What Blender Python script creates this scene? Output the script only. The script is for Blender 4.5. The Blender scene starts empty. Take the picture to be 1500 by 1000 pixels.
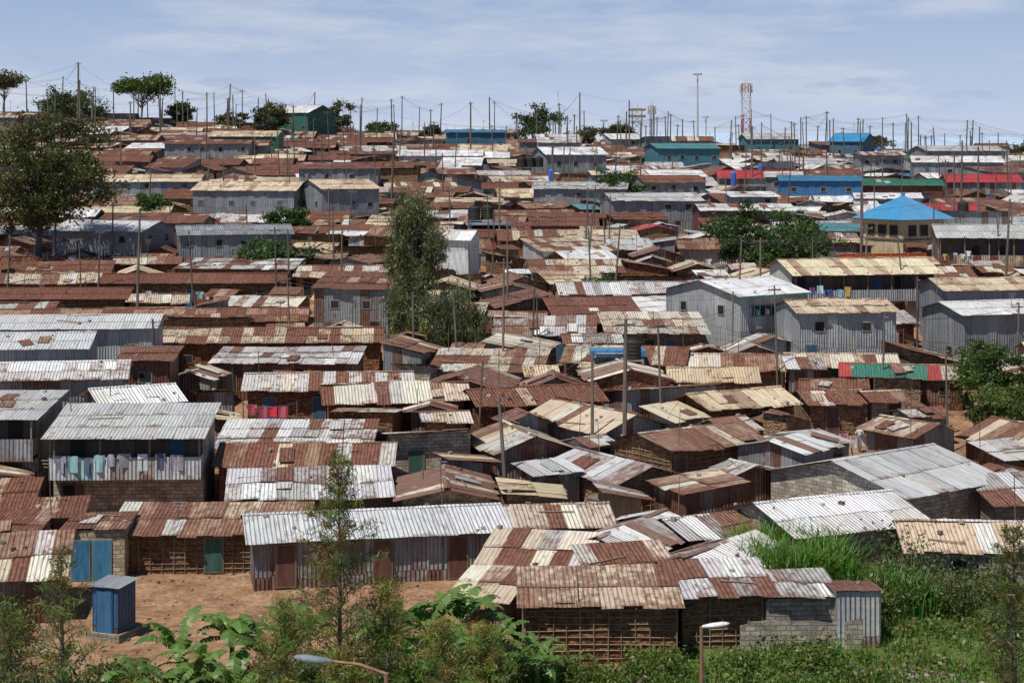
import bpy, math, random
import numpy as np
from mathutils import Vector, Matrix, noise
R=random.Random(11); NR=np.random.RandomState(5)
scn=bpy.context.scene
rad=math.radians
# ------------------------------------------------------------------ materials
def newmat(name):
    m=bpy.data.materials.new(name); m.use_nodes=True
    nt=m.node_tree; b=nt.nodes['Principled BSDF']
    return m,nt,b
def N(nt,t,**k):
    n=nt.nodes.new(t)
    for a,v in k.items(): setattr(n,a,v)
    return n
def LK(nt,a,b): nt.links.new(a,b)
def math_(nt,op,a,b=None,clamp=False):
    n=nt.nodes.new('ShaderNodeMath'); n.operation=op; n.use_clamp=clamp
    for i,s in enumerate((a,b)):
        if s is None: continue
        if isinstance(s,(int,float)): n.inputs[i].default_value=s
        else: nt.links.new(s,n.inputs[i])
    return n.outputs[0]
def mixc(nt,f,a,b,bt='MIX'):
    n=nt.nodes.new('ShaderNodeMix'); n.data_type='RGBA'; n.blend_type=bt
    for idx,s in ((0,f),(6,a),(7,b)):
        if isinstance(s,(int,float)): n.inputs[idx].default_value=s
        elif isinstance(s,tuple): n.inputs[idx].default_value=(*s,1)
        else: nt.links.new(s,n.inputs[idx])
    return n.outputs[2]
def noisen(nt,vec,scale,det=3,rough=.6):
    n=N(nt,'ShaderNodeTexNoise'); n.inputs['Scale'].default_value=scale; n.inputs['Detail'].default_value=det
    n.inputs['Roughness'].default_value=rough
    if vec is not None: LK(nt,vec,n.inputs['Vector'])
    return n.outputs[0]
def mapn(nt,vec,sc):
    n=N(nt,'ShaderNodeMapping'); n.inputs['Scale'].default_value=sc; LK(nt,vec,n.inputs['Vector']); return n.outputs[0]
def ramp(nt,f,stops):
    n=N(nt,'ShaderNodeValToRGB'); e=n.color_ramp.elements
    while len(e)<len(stops): e.new(.5)
    for i,(p,c) in enumerate(stops): e[i].position=p; e[i].color=(*c,1)
    LK(nt,f,n.inputs[0]); return n.outputs[0]
def mr(nt,v,a,b,c=0,d=1):
    n=N(nt,'ShaderNodeMapRange'); LK(nt,v,n.inputs[0])
    for i,s in ((1,a),(2,b),(3,c),(4,d)):
        if isinstance(s,(int,float)): n.inputs[i].default_value=s
        else: LK(nt,s,n.inputs[i])
    return n.outputs[0]
def bump(nt,h,st,dist,b):
    n=N(nt,'ShaderNodeBump'); n.inputs['Strength'].default_value=st; n.inputs['Distance'].default_value=dist
    LK(nt,h,n.inputs['Height']); LK(nt,n.outputs[0],b.inputs['Normal'])

def make_tin():
    m,nt,b=newmat('corrugated_iron')
    at=N(nt,'ShaderNodeAttribute',attribute_name='Col'); uv=N(nt,'ShaderNodeUVMap').outputs[0]
    sp=N(nt,'ShaderNodeSeparateXYZ'); LK(nt,uv,sp.inputs[0])
    n1=noisen(nt,mapn(nt,uv,(5,.7,1)),1,4,.65)
    n2=noisen(nt,uv,1.5,6,.7)
    n=math_(nt,'ADD',math_(nt,'MULTIPLY',n1,.4),math_(nt,'MULTIPLY',n2,.6))
    n=math_(nt,'ADD',math_(nt,'MULTIPLY',math_(nt,'SUBTRACT',n,.5),2.8),.5)
    # rust creeps up from the lapped lower edge of every sheet
    n=math_(nt,'ADD',n,mr(nt,sp.outputs[1],0,.5,.28,0))
    inv=math_(nt,'SUBTRACT',1,at.outputs['Alpha'])
    mask=mr(nt,n,math_(nt,'SUBTRACT',inv,.14),math_(nt,'ADD',inv,.14))
    rc=ramp(nt,noisen(nt,mapn(nt,uv,(1.3,1,1)),3.0,6,.72),[(.3,(.055,.023,.016)),(.47,(.155,.062,.037)),(.6,(.26,.118,.066)),(.75,(.44,.25,.145))])
    rc=mixc(nt,.2,rc,at.outputs['Color'])
    c=mixc(nt,mask,at.outputs['Color'],rc)
    g=noisen(nt,mapn(nt,uv,(10,.8,1)),1,3)
    c=mixc(nt,1,c,ramp(nt,g,[(.3,(.66,.63,.61)),(.55,(1,1,1)),(.75,(1.1,1.1,1.1))]),'MULTIPLY')
    LK(nt,c,b.inputs['Base Color']); b.inputs['Roughness'].default_value=.5
    b.inputs['Specular IOR Level'].default_value=.45
    s=math_(nt,'SINE',math_(nt,'MULTIPLY',sp.outputs[0],2*math.pi/.2))
    hh=math_(nt,'ADD',s,math_(nt,'MULTIPLY',n2,1.5))
    bump(nt,hh,1,.036,b)
    return m
def make_mud():
    m,nt,b=newmat('mud_and_sticks')
    at=N(nt,'ShaderNodeAttribute',attribute_name='Col'); uv=N(nt,'ShaderNodeUVMap').outputs[0]
    n1=noisen(nt,uv,2.2,6,.75); n2=noisen(nt,mapn(nt,uv,(1.2,7,1)),1,4,.7)
    v=N(nt,'ShaderNodeTexVoronoi'); v.inputs['Scale'].default_value=5.5; LK(nt,mapn(nt,uv,(1,1.5,1)),v.inputs['Vector'])
    c=mixc(nt,1,at.outputs['Color'],ramp(nt,n1,[(.3,(.45,.43,.4)),(.5,(.95,.93,.9)),(.7,(1.5,1.4,1.3))]),'MULTIPLY')
    c=mixc(nt,1,c,ramp(nt,n2,[(.36,(.42,.38,.35)),(.5,(1,1,1))]),'MULTIPLY')
    c=mixc(nt,.6,c,ramp(nt,v.outputs[0],[(.25,(1.15,1.1,1.05)),(.6,(.4,.37,.34))]),'MULTIPLY')
    LK(nt,c,b.inputs['Base Color']); b.inputs['Roughness'].default_value=.95
    b.inputs['Specular IOR Level'].default_value=.1
    h=math_(nt,'SUBTRACT',math_(nt,'ADD',n1,n2),v.outputs[0])
    bump(nt,h,.9,.09,b); return m
def make_block():
    m,nt,b=newmat('stone_block')
    at=N(nt,'ShaderNodeAttribute',attribute_name='Col'); uv=N(nt,'ShaderNodeUVMap').outputs[0]
    br=N(nt,'ShaderNodeTexBrick'); br.inputs['Scale'].default_value=1; br.inputs['Brick Width'].default_value=.42
    br.inputs['Row Height'].default_value=.2; br.inputs['Mortar Size'].default_value=.016; br.inputs['Bias'].default_value=0
    br.inputs['Color1'].default_value=(1.15,1.12,1.05,1); br.inputs['Color2'].default_value=(.65,.62,.6,1); br.inputs['Mortar'].default_value=(.42,.38,.34,1)
    dv=N(nt,'ShaderNodeVectorMath',operation='ADD'); LK(nt,uv,dv.inputs[0])
    nn=N(nt,'ShaderNodeTexNoise'); nn.inputs['Scale'].default_value=3; LK(nt,uv,nn.inputs[0])
    sc=N(nt,'ShaderNodeVectorMath',operation='SCALE'); LK(nt,nn.outputs[1],sc.inputs[0]); sc.inputs[3].default_value=.08
    LK(nt,sc.outputs[0],dv.inputs[1]); LK(nt,dv.outputs[0],br.inputs[0])
    c=mixc(nt,1,at.outputs['Color'],br.outputs[0],'MULTIPLY')
    c=mixc(nt,1,c,ramp(nt,noisen(nt,uv,1.3,6,.7),[(.3,(.5,.46,.42)),(.6,(1.1,1.1,1.1))]),'MULTIPLY')
    LK(nt,c,b.inputs['Base Color']); b.inputs['Roughness'].default_value=.9
    bump(nt,math_(nt,'SUBTRACT',noisen(nt,uv,12,3),br.outputs[1]),.8,.03,b); return m
def make_plain():
    m,nt,b=newmat('weathered_paint_wood')
    at=N(nt,'ShaderNodeAttribute',attribute_name='Col'); uv=N(nt,'ShaderNodeTexCoord').outputs['Object']
    c=mixc(nt,1,at.outputs['Color'],ramp(nt,noisen(nt,mapn(nt,uv,(4,4,.8)),1,5,.7),[(.3,(.55,.52,.5)),(.6,(1.1,1.1,1.1))]),'MULTIPLY')
    LK(nt,c,b.inputs['Base Color']); b.inputs['Roughness'].default_value=.75
    bump(nt,noisen(nt,uv,9,3),.3,.02,b); return m
def make_leaf():
    m,nt,b=newmat('leaves')
    at=N(nt,'ShaderNodeAttribute',attribute_name='Col')
    LK(nt,at.outputs['Color'],b.inputs['Base Color']); b.inputs['Roughness'].default_value=.45
    b.inputs['Specular IOR Level'].default_value=.4
    t=N(nt,'ShaderNodeBsdfTranslucent'); LK(nt,mixc(nt,1,at.outputs['Color'],(1.3,1.45,.6),'MULTIPLY'),t.inputs[0])
    mx=N(nt,'ShaderNodeMixShader'); mx.inputs[0].default_value=.35
    LK(nt,b.outputs[0],mx.inputs[1]); LK(nt,t.outputs[0],mx.inputs[2]); LK(nt,mx.outputs[0],nt.nodes['Material Output'].inputs[0]); return m
def make_ground():
    m,nt,b=newmat('ground_soil')
    at=N(nt,'ShaderNodeAttribute',attribute_name='Col'); ob=N(nt,'ShaderNodeTexCoord').outputs['Object']
    n1=noisen(nt,ob,.5,8,.7); n2=noisen(nt,ob,3,6,.75)
    dirt=ramp(nt,n1,[(.3,(.15,.085,.05)),(.5,(.31,.18,.105)),(.7,(.42,.28,.185))])
    dirt=mixc(nt,1,dirt,ramp(nt,n2,[(.35,(.6,.58,.55)),(.55,(1,1,1)),(.72,(1.25,1.25,1.25))]),'MULTIPLY')
    gr=ramp(nt,n2,[(.3,(.03,.05,.012)),(.5,(.08,.12,.028)),(.7,(.16,.17,.06))])
    sp=N(nt,'ShaderNodeSeparateColor'); LK(nt,at.outputs['Color'],sp.inputs[0])
    f=math_(nt,'ADD',sp.outputs[0],math_(nt,'MULTIPLY',math_(nt,'SUBTRACT',n1,.5),1.6))
    c=mixc(nt,mr(nt,f,.4,.6),dirt,gr)
    LK(nt,c,b.inputs['Base Color']); b.inputs['Roughness'].default_value=.95; b.inputs['Specular IOR Level'].default_value=.1
    bump(nt,math_(nt,'ADD',n1,math_(nt,'MULTIPLY',n2,.4)),.8,.25,b); return m
def make_hill():
    m,nt,b=newmat('hazy_hill')
    ob=N(nt,'ShaderNodeTexCoord').outputs['Object']
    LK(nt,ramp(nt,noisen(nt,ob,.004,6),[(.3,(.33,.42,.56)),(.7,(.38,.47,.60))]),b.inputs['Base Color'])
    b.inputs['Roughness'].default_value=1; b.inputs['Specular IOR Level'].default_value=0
    return m
TIN,MUD,BLK,PLN,LEAF=0,1,2,3,4
MATS=[make_tin(),make_mud(),make_block(),make_plain(),make_leaf()]
# ------------------------------------------------------------------ terrain
TB=[(-300,24),(0,22.5),(40,21.5),(60,20.6),(70,20.2),(80,19.8),(95,19.2),(110,18.3),(140,16.5),(180,13.8),(240,9.6),(300,5),(350,1.2),(390,-.5),(430,.5),(500,6),(700,25),(1200,45),(7000,60)]
TX=[a for a,b in TB]; TY=[b for a,b in TB]
def gz(x,y):
    z=-float(np.interp(y,TX,TY))
    r=min(1,max(0,(y-220)/140))*(1 if y<450 else max(0,1-(y-450)/200))
    xx=max(-160,min(160,x))
    z+=(-xx)*(.055 if xx<0 else .028)*r
    z+=.25*noise.noise(Vector((x*.05,y*.05,0)))
    return z
# ------------------------------------------------------------------ mesh buffer
class MB:
    def __init__(s): s.v=[];s.f=[];s.m=[];s.c=[];s.uv=[]
    def poly(s,pts,mat,col,uvs=None):
        i=len(s.v); s.v.extend([tuple(p) for p in pts]); s.f.append(tuple(range(i,i+len(pts))))
        s.m.append(mat); s.c.append(col if len(col)==4 else (*col,0))
        if uvs is None:
            a=Vector(pts[0]); U=(Vector(pts[1])-a); U=U.normalized() if U.length>1e-6 else Vector((1,0,0))
            n=U.cross(Vector(pts[-1])-a); V=n.cross(U); V=V.normalized() if V.length>1e-9 else Vector((0,0,1))
            uvs=[((Vector(p)-a).dot(U),(Vector(p)-a).dot(V)) for p in pts]
        s.uv.extend(uvs)
    def box(s,c,d,mat,col,rz=0,M=None):
        hx,hy,hz=d[0]/2,d[1]/2,d[2]/2
        P=[Vector((x,y,z)) for z in(-hz,hz) for x,y in((-hx,-hy),(hx,-hy),(hx,hy),(-hx,hy))]
        if M is None: M=Matrix.Rotation(rz,3,'Z')
        P=[M@p+Vector(c) for p in P]
        for q in((0,1,5,4),(1,2,6,5),(2,3,7,6),(3,0,4,7),(4,5,6,7),(3,2,1,0)): s.poly([P[k] for k in q],mat,col)
    def tube(s,pts,rs,n,mat,col,cap=True):
        pts=[Vector(p) for p in pts]; rings=[]
        for i,p in enumerate(pts):
            t=(pts[min(i+1,len(pts)-1)]-pts[max(i-1,0)]).normalized()
            a=t.cross(Vector((0,0,1)) if abs(t.z)<.9 else Vector((1,0,0))).normalized(); b=t.cross(a)
            rings.append([p+(a*math.cos(k*2*math.pi/n)+b*math.sin(k*2*math.pi/n))*rs[i] for k in range(n)])
        for i in range(len(pts)-1):
            for k in range(n):
                k2=(k+1)%n; s.poly([rings[i][k],rings[i][k2],rings[i+1][k2],rings[i+1][k]],mat,col)
        if cap and n>2: s.poly(rings[-1],mat,col); s.poly(rings[0][::-1],mat,col)
    def leaves(s,C,size,ratio,cols,down=0.,vert=0.):
        C=np.asarray(C,float); n=len(C)
        a=NR.normal(size=(n,3)); a[:,2]=a[:,2]*(1-vert)-down; a/=np.linalg.norm(a,axis=1)[:,None]
        b=np.cross(a,NR.normal(size=(n,3))); b/=np.linalg.norm(b,axis=1)[:,None]
        sz=size*(.6+.8*NR.rand(n))[:,None]
        V=np.stack([C-a*sz,C-b*sz*ratio,C+a*sz,C+b*sz*ratio],1).reshape(-1,3)
        i=len(s.v); s.v.extend(map(tuple,V.tolist()))
        s.f.extend([(i+4*k,i+4*k+1,i+4*k+2,i+4*k+3) for k in range(n)])
        s.m.extend([LEAF]*n); s.c.extend([(float(c[0]),float(c[1]),float(c[2]),0.) for c in cols]); s.uv.extend([(0,0)]*(4*n))
    def build(s,name,loc=(0,0,0),rz=0,smooth=False,mats=None):
        me=bpy.data.meshes.new(name); me.from_pydata(s.v,[],s.f)
        me.polygons.foreach_set('material_index',s.m)
        ca=me.color_attributes.new('Col','FLOAT_COLOR','CORNER')
        cnt=[len(f) for f in s.f]; arr=np.repeat(np.array(s.c,dtype=np.float32),cnt,axis=0)
        ca.data.foreach_set('color',arr.ravel())
        u=me.uv_layers.new(name='UVMap'); u.data.foreach_set('uv',np.array(s.uv,dtype=np.float32).ravel())
        for m in (mats or MATS): me.materials.append(m)
        if smooth: me.polygons.foreach_set('use_smooth',[True]*len(s.f))
        me.update()
        o=bpy.data.objects.new(name,me); o.location=loc; o.rotation_euler=(0,0,rz); scn.collection.objects.link(o); return o
def jit(c,a=.12):
    k=1+R.uniform(-a,a); return tuple(max(0,x*k*(1+R.uniform(-a,a)*.25)) for x in c)
PAL={
'rust':[((.21,.095,.06),.68),((.16,.07,.046),.82),((.27,.13,.08),.62),((.2,.085,.055),.78),((.13,.06,.045),.75),((.44,.33,.24),.45),((.35,.23,.16),.52)],
'mix':[((.25,.13,.085),.68),((.62,.52,.39),.33),((.54,.46,.35),.42),((.35,.23,.16),.58),((.56,.54,.50),.34),((.21,.1,.07),.72),((.70,.65,.55),.24)],
'tan':[((.66,.54,.37),.25),((.60,.48,.32),.32),((.70,.60,.44),.2),((.48,.35,.24),.42)],
'greyrust':[((.50,.50,.50),.3),((.57,.56,.54),.36),((.38,.37,.36),.45),((.25,.14,.10),.68),((.70,.70,.70),.2)],
'grey':[((.46,.47,.48),.16),((.53,.54,.55),.12),((.42,.43,.44),.2),((.52,.51,.49),.22)],
'white':[((.76,.77,.79),.10),((.82,.83,.85),.06),((.70,.71,.72),.14),((.64,.62,.59),.25)],
'blue':[((.05,.20,.36),.12)],'bluebright':[((.05,.28,.55),.04)],'teal':[((.08,.24,.27),.16)],'green':[((.04,.17,.11),.14)],'red':[((.42,.05,.055),.1)],
'redmix':[((.40,.07,.06),.2),((.36,.2,.15),.5),((.5,.42,.34),.4),((.06,.22,.16),.2)],
'bluegrey':[((.27,.29,.32),.13),((.30,.32,.35),.1),((.24,.26,.29),.18)],
'rustred':[((.18,.07,.046),.6),((.15,.058,.04),.65),((.23,.10,.065),.55)],
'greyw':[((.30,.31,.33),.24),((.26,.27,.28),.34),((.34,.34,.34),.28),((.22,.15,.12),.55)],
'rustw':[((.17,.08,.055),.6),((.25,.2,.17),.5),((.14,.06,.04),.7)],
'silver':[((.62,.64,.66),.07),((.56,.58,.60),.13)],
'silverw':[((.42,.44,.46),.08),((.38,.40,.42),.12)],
}
def pc(pal,v=.14):
    c,a=R.choice(PAL[pal]) if isinstance(pal,str) else R.choice(pal)
    c=jit(c,v); return (c[0],c[1],c[2],max(0,min(1,a+R.uniform(-.13,.13))))
def roofplane(mb,P,U,V,w,l,pal,junk=1.0,sag=None):
    P,U,V=Vector(P),Vector(U),Vector(V); Nn=U.cross(V).normalized()
    if Nn.z<0: Nn=-Nn
    A=R.uniform(.03,.12)*junk; ph=R.uniform(0,6); fr=R.uniform(.3,.8)
    def pt(u,v,z): return P+U*u+V*v+Nn*(z+A*math.sin(u*fr+ph)*(.4+.6*math.sin(v*.9+ph)))
    rows=max(1,round(l/2.1)); n=max(1,round(w/.85)); sw=w/n
    dominant=pc(pal); vv=.15 if junk>.35 else .07
    colc=[pc(pal,vv) for _ in range(n)]
    pd=R.uniform(.15,.6); lastc=dominant
    for r in range(rows):
        v0=l*r/rows; v1=l*(r+1)/rows
        rc=pc(pal)
        for k in range(n):
            u0=k*sw-.03; u1=(k+1)*sw+.03
            lo=v0-(R.uniform(0,.25)*(.3+junk*.7) if r==0 else R.uniform(.08,.25)); hi=v1+(R.uniform(0,.05) if r==rows-1 else .05)
            z=.012*(k%2)+R.uniform(0,.025)*junk; zl=z+(.02 if r else 0)+R.uniform(0,.04)*junk
            sk=R.uniform(-.03,.03)*junk
            x=R.random()
            if x<pd: b_=dominant; j=R.uniform(.92,1.08); c=(b_[0]*j,b_[1]*j,b_[2]*j,max(0,min(1,b_[3]+R.uniform(-.1,.1))))
            else:
                x=R.random(); c=colc[k] if x<.3 else (lastc if x<.5 else (rc if x<.6 else pc(pal,vv)))
            lastc=c
            o=R.random()*50
            mb.poly([pt(u0+sk,lo,zl),pt(u1+sk,lo+R.uniform(-.06,.06)*junk,zl),pt(u1,hi,z),pt(u0,hi,z)],TIN,c,[(o,0),(o+u1-u0,0),(o+u1-u0,hi-lo),(o,hi-lo)])
    if junk>0:
        for _ in range(R.choice((0,0,0,1,1,2)) if w>3 else 0):
            u=R.uniform(.5,w-1.5); v=R.uniform(.2,max(.3,l-1.8)); a=R.choice((R.uniform(-.12,.12),R.uniform(-.5,.5))); L=R.uniform(.8,1.9); c=pc(pal if R.random()<.6 else R.choice(('mix','greyrust','rust')))
            U2=U*math.cos(a)+V*math.sin(a); V2=V*math.cos(a)-U*math.sin(a); B=P+U*u+V*v+Nn*(A+.05)
            mb.poly([B,B+U2*.8,B+U2*.8+V2*L+Nn*.02,B+V2*L],TIN,c)
        for _ in range(R.randint(0,int(2+w*.5))):
            u=R.uniform(.2,w-.2); v=R.uniform(.1,l-.1); q=R.uniform(.08,.22)
            B=P+U*u+V*v+Nn*(.03+q*.35)
            mb.box(B,(q,q*R.uniform(.7,1.3),q*.7),PLN,jit(R.choice(((.3,.27,.23),(.15,.1,.08),(.4,.38,.36))),.2),rz=R.uniform(0,3))
        if R.random()<.35:
            u=R.uniform(.2,w*.5); v=R.uniform(.2,l*.8); B=P+U*u+V*v+Nn*.09; L=R.uniform(1.2,3)
            mb.tube([B,B+U*L+V*R.uniform(-.6,.6)],[.035,.03],4,PLN,(.2,.15,.11))
        if R.random()<.28:
            B=P+U*R.uniform(.1,w-.1)+V*R.uniform(.1,l*.9)-Vector((0,0,.2)); L=R.uniform(1.2,3.2)
            T=B+Vector((R.uniform(-.2,.2),0,L)); mb.tube([B,T],[.03,.022],4,PLN,(.12,.1,.08))
            if R.random()<.4:
                for q in range(3): mb.box(T-Vector((0,0,.12+.16*q)),(.7-.12*q,.03,.03),PLN,(.3,.3,.3))
def walls(mb,W,D,topf,kind,pal,base=-1.3,z0=None):
    cs=[(-W/2,-D/2),(W/2,-D/2),(W/2,D/2),(-W/2,D/2)]
    b0=base if z0 is None else z0
    for i in range(4):
        p=Vector(cs[i]); q=Vector(cs[(i+1)%4]); L=(q-p).length; d=(q-p)/L; nr=Vector((d.y,-d.x))
        st=.8 if kind==TIN else 1.6
        n=max(2,round(L/st)); n+=n%2
        for k in range(n):
            a=p+d*(L*k/n); c=p+d*(L*(k+1)/n)
            j=nr*(R.uniform(0,.02) if kind==TIN else 0)
            za=topf(a.x,a.y)-.02; zc=topf(c.x,c.y)-.02
            lv=[b0]
            if kind==TIN and za-b0>3.2: lv.append(b0+ (za-b0)*.5+R.uniform(-.1,.1))
            for m,zb in enumerate(lv):
                t=za if m==len(lv)-1 else lv[m+1]+.05; t2=zc if m==len(lv)-1 else lv[m+1]+.05
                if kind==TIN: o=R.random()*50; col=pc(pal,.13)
                else: o=L*k/n+i*7.3; col=pal
                uz=0 if kind!=TIN or m else .25
                mb.poly([(a.x+j.x,a.y+j.y,zb),(c.x+j.x,c.y+j.y,zb),(c.x+j.x,c.y+j.y,t2),(a.x+j.x,a.y+j.y,t)],kind,col,[(o,zb-uz),(o+L/n,zb-uz),(o+L/n,t2-uz),(o,t-uz)])
def opening(mb,W,D,side,pos,z0,w,h,col,frame=(.2,.15,.1),shut=None):
    rz=(0,math.pi/2,math.pi,-math.pi/2)[side]
    L=W if side in(0,2) else D; off=(D if side in(0,2) else W)/2
    M=Matrix.Rotation(rz,3,'Z')
    def at(s,o,z): return M@Vector((s,-off-o,z))
    mb.box(at(pos*L,.035,z0+h/2),(w+.14,.07,h+.14),PLN,frame,M=M)
    mb.box(at(pos*L,.045,z0+h/2),(w,.06,h),PLN,col,M=M)
    if shut: mb.box(at(pos*L+w*.95,.06,z0+h/2),(w*.9,.04,h),TIN,shut,M=M)
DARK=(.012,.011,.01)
foot=[]
def obb(x,y,yaw,W,D):
    return (x,y,math.cos(yaw),math.sin(yaw),W/2,D/2,math.hypot(W,D)/2)
def sat(a,b):
    dx,dy=b[0]-a[0],b[1]-a[1]
    for c,s in((a[2],a[3]),(-a[3],a[2]),(b[2],b[3]),(-b[3],b[2])):
        d=abs(dx*c+dy*s)
        ra=a[4]*abs(a[2]*c+a[3]*s)+a[5]*abs(-a[3]*c+a[2]*s)
        rb=b[4]*abs(b[2]*c+b[3]*s)+b[5]*abs(-b[3]*c+b[2]*s)
        if d>ra+rb: return False
    return True
def hits(o):
    for b in foot:
        if abs(b[0]-o[0])<b[6]+o[6] and abs(b[1]-o[1])<b[6]+o[6] and sat(o,b): return True
    return False
def house(name,x,y,yawd,W,D,h,roof='gable',pitch=13,pal='mix',wall=TIN,wp='greyw',over=.35,fover=None,doors=2,wins=1,junk=1.0,extra=None,doorcol=None,upwin=0,reg=True,zoff=0,sidewin=0):
    mb=MB(); tp=math.tan(rad(pitch)); yaw=rad(yawd); cp,sp=math.cos(rad(pitch)),math.sin(rad(pitch))
    fo=over if fover is None else fover
    if roof=='gable': topf=lambda a,b:h+tp*(D/2-abs(b))
    elif roof=='mono': topf=lambda a,b:h+tp*(b+D/2)
    elif roof=='monob': topf=lambda a,b:h+tp*(D/2-b)
    else: topf=lambda a,b:h
    walls(mb,W,D,topf,wall,wp)
    if roof=='gable':
        roofplane(mb,(-W/2-over,-D/2-fo,h-fo*tp+.03),(1,0,0),(0,cp,sp),W+2*over,(D/2+fo)/cp,pal,junk)
        roofplane(mb,(W/2+over,D/2+over,h-over*tp+.03),(-1,0,0),(0,-cp,sp),W+2*over,(D/2+over)/cp,pal,junk*.7)
        rz=h+tp*D/2+.07
        nn=max(1,int(W/1.8))
        for k in range(nn):
            a=-W/2-over+(W+2*over)*k/nn; b=-W/2-over+(W+2*over)*(k+1)/nn; c=pc(pal)
            dz=R.uniform(0,.03)
            for sgn in(-1,1): mb.poly([(a,sgn*.18,rz-.06+dz),(b+.05,sgn*.18,rz-.06+dz),(b+.05,0,rz+dz),(a,0,rz+dz)],TIN,c)
    elif roof=='mono':
        roofplane(mb,(-W/2-over,-D/2-fo,h-fo*tp+.03),(1,0,0),(0,cp,sp),W+2*over,(D+fo+over)/cp,pal,junk)
    elif roof=='monob':
        roofplane(mb,(W/2+over,D/2+over,h-over*tp+.03),(-1,0,0),(0,-cp,sp),W+2*over,(D+fo+over)/cp,pal,junk)
    if y<130:
        for k in range(int(W/1.1)+1):
            xx=-W/2+k*1.1; e=-D/2-fo*.45
            zz=(h if roof!='monob' else h+tp*D)-.06+(-fo*.45*tp if roof!='monob' else fo*.45*tp)
            mb.box((xx,e,zz),(.06,fo*.95,.06),PLN,(.16,.11,.07))
    if wall==MUD and y<100:
        for sd,L,off in((0,W,D/2),(3,D,W/2),(1,D,W/2)):
            M=Matrix.Rotation((0,math.pi/2,math.pi,-math.pi/2)[sd],3,'Z')
            for q in range(int(h/.27)):
                zz=.15+q*.27; mb.tube([M@Vector((-L/2,-off-.03,zz+R.uniform(-.04,.04))),M@Vector((0,-off-.035,zz+R.uniform(-.04,.04))),M@Vector((L/2,-off-.03,zz+R.uniform(-.04,.04)))],[.022]*3,4,PLN,jit((.26,.19,.13),.3),cap=False)
            for q in range(int(L/.55)+1):
                xx=-L/2+q*.55; mb.tube([M@Vector((xx,-off-.05,-.3)),M@Vector((xx+R.uniform(-.05,.05),-off-.05,h-.05))],[.03,.025],4,PLN,jit((.22,.16,.11),.3),cap=False)
    ups=h>3.6
    used=[]
    for k in range(doors):
        p=R.uniform(-.42,.42)
        if any(abs(p-q)*W<1.5 for q in used): continue
        used.append(p)
        dc=doorcol or R.choice(((.05,.035,.03),(.03,.10,.2),(.12,.06,.04),(.03,.1,.08),DARK,DARK,(.2,.18,.16),(.1,.05,.05)))
        opening(mb,W,D,0,p,.05,.8,min(1.85,h-.3),dc)
    for k in range(wins):
        p=R.uniform(-.42,.42)
        if any(abs(p-q)*W<1.4 for q in used): continue
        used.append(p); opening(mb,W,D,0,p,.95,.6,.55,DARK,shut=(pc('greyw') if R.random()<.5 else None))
    for k in range(upwin):
        if R.random()<.2: continue
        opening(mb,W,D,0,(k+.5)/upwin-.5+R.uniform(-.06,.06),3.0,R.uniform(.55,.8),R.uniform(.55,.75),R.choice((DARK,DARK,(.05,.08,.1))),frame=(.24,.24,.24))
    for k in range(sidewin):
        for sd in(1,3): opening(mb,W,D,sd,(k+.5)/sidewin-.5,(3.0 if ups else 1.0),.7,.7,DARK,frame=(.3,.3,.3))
    if reg and roof=='gable' and sidewin==0 and D>3 and R.random()<.5: opening(mb,W,D,R.choice((1,3)),R.uniform(-.2,.2),.9,.6,.6,DARK)
    if extra: extra(mb,W,D,h)
    if reg: foot.append(obb(x,y,yaw,W+.1,D+.1))
    return mb.build(name,(x,y,gz(x,y)+zoff),yaw)
CLO=[(.7,.7,.72),(.05,.1,.35),(.5,.05,.06),(.1,.35,.4),(.6,.45,.1),(.03,.03,.04),(.55,.3,.35),(.2,.4,.6),(.65,.6,.5),(.25,.08,.3),(.35,.55,.62)]
def cloth(mb,p,d,w,L,col):
    p=Vector(p); d=Vector(d).normalized(); n=d.cross(Vector((0,0,1)))
    k=R.random(); dn=Vector((0,0,-1)); wv=lambda t:n*.05*math.sin(t*9+p.x)
    def q(a,b,c2,e): mb.poly([p+d*a+dn*b+wv(a),p+d*c2+dn*b+wv(c2),p+d*c2+dn*e+wv(c2)*1.6,p+d*a+dn*e+wv(a)*1.6],PLN,col)
    if k<.45:
        q(w*.2,0,w*.5,L); q(w*.5,.03,w*.8,L); q(0,.02,w*.2,L*.4); q(w*.8,.02,w,L*.4)
    elif k<.65:
        q(w*.1,0,w*.9,L*.3); q(w*.1,L*.3,w*.45,L*1.1); q(w*.55,L*.3,w*.9,L*1.1)
    else:
        for i in range(4): q(w*i/4,0,w*(i+1)/4,L)
def clothesline(x0,y0,x1,y1,hh,cols=None,fill=.8,posts=True):
    mb=MB(); a=Vector((x0,y0,gz(x0,y0)+hh)); b=Vector((x1,y1,gz(x1,y1)+hh))
    pts=[a.lerp(b,t/8)-Vector((0,0,.25*4*(t/8)*(1-t/8))) for t in range(9)]
    mb.tube(pts,[.012]*9,3,PLN,(.1,.1,.1))
    if posts:
        for p in(a,b): mb.tube([(p.x,p.y,gz(p.x,p.y)-.3),(p.x,p.y,p.z+.1)],[.05,.04],5,PLN,(.15,.11,.08))
    L=(b-a).length; t=.2
    while t<L-.7:
        w=R.uniform(.4,.75)
        if R.random()<fill:
            s=t/L; p=a.lerp(b,s)-Vector((0,0,.25*4*s*(1-s))); cloth(mb,p,b-a,w,R.uniform(.5,.9),jit(R.choice(cols or CLO),.2))
        t+=w+.06
    return mb.build('clothesline')
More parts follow.
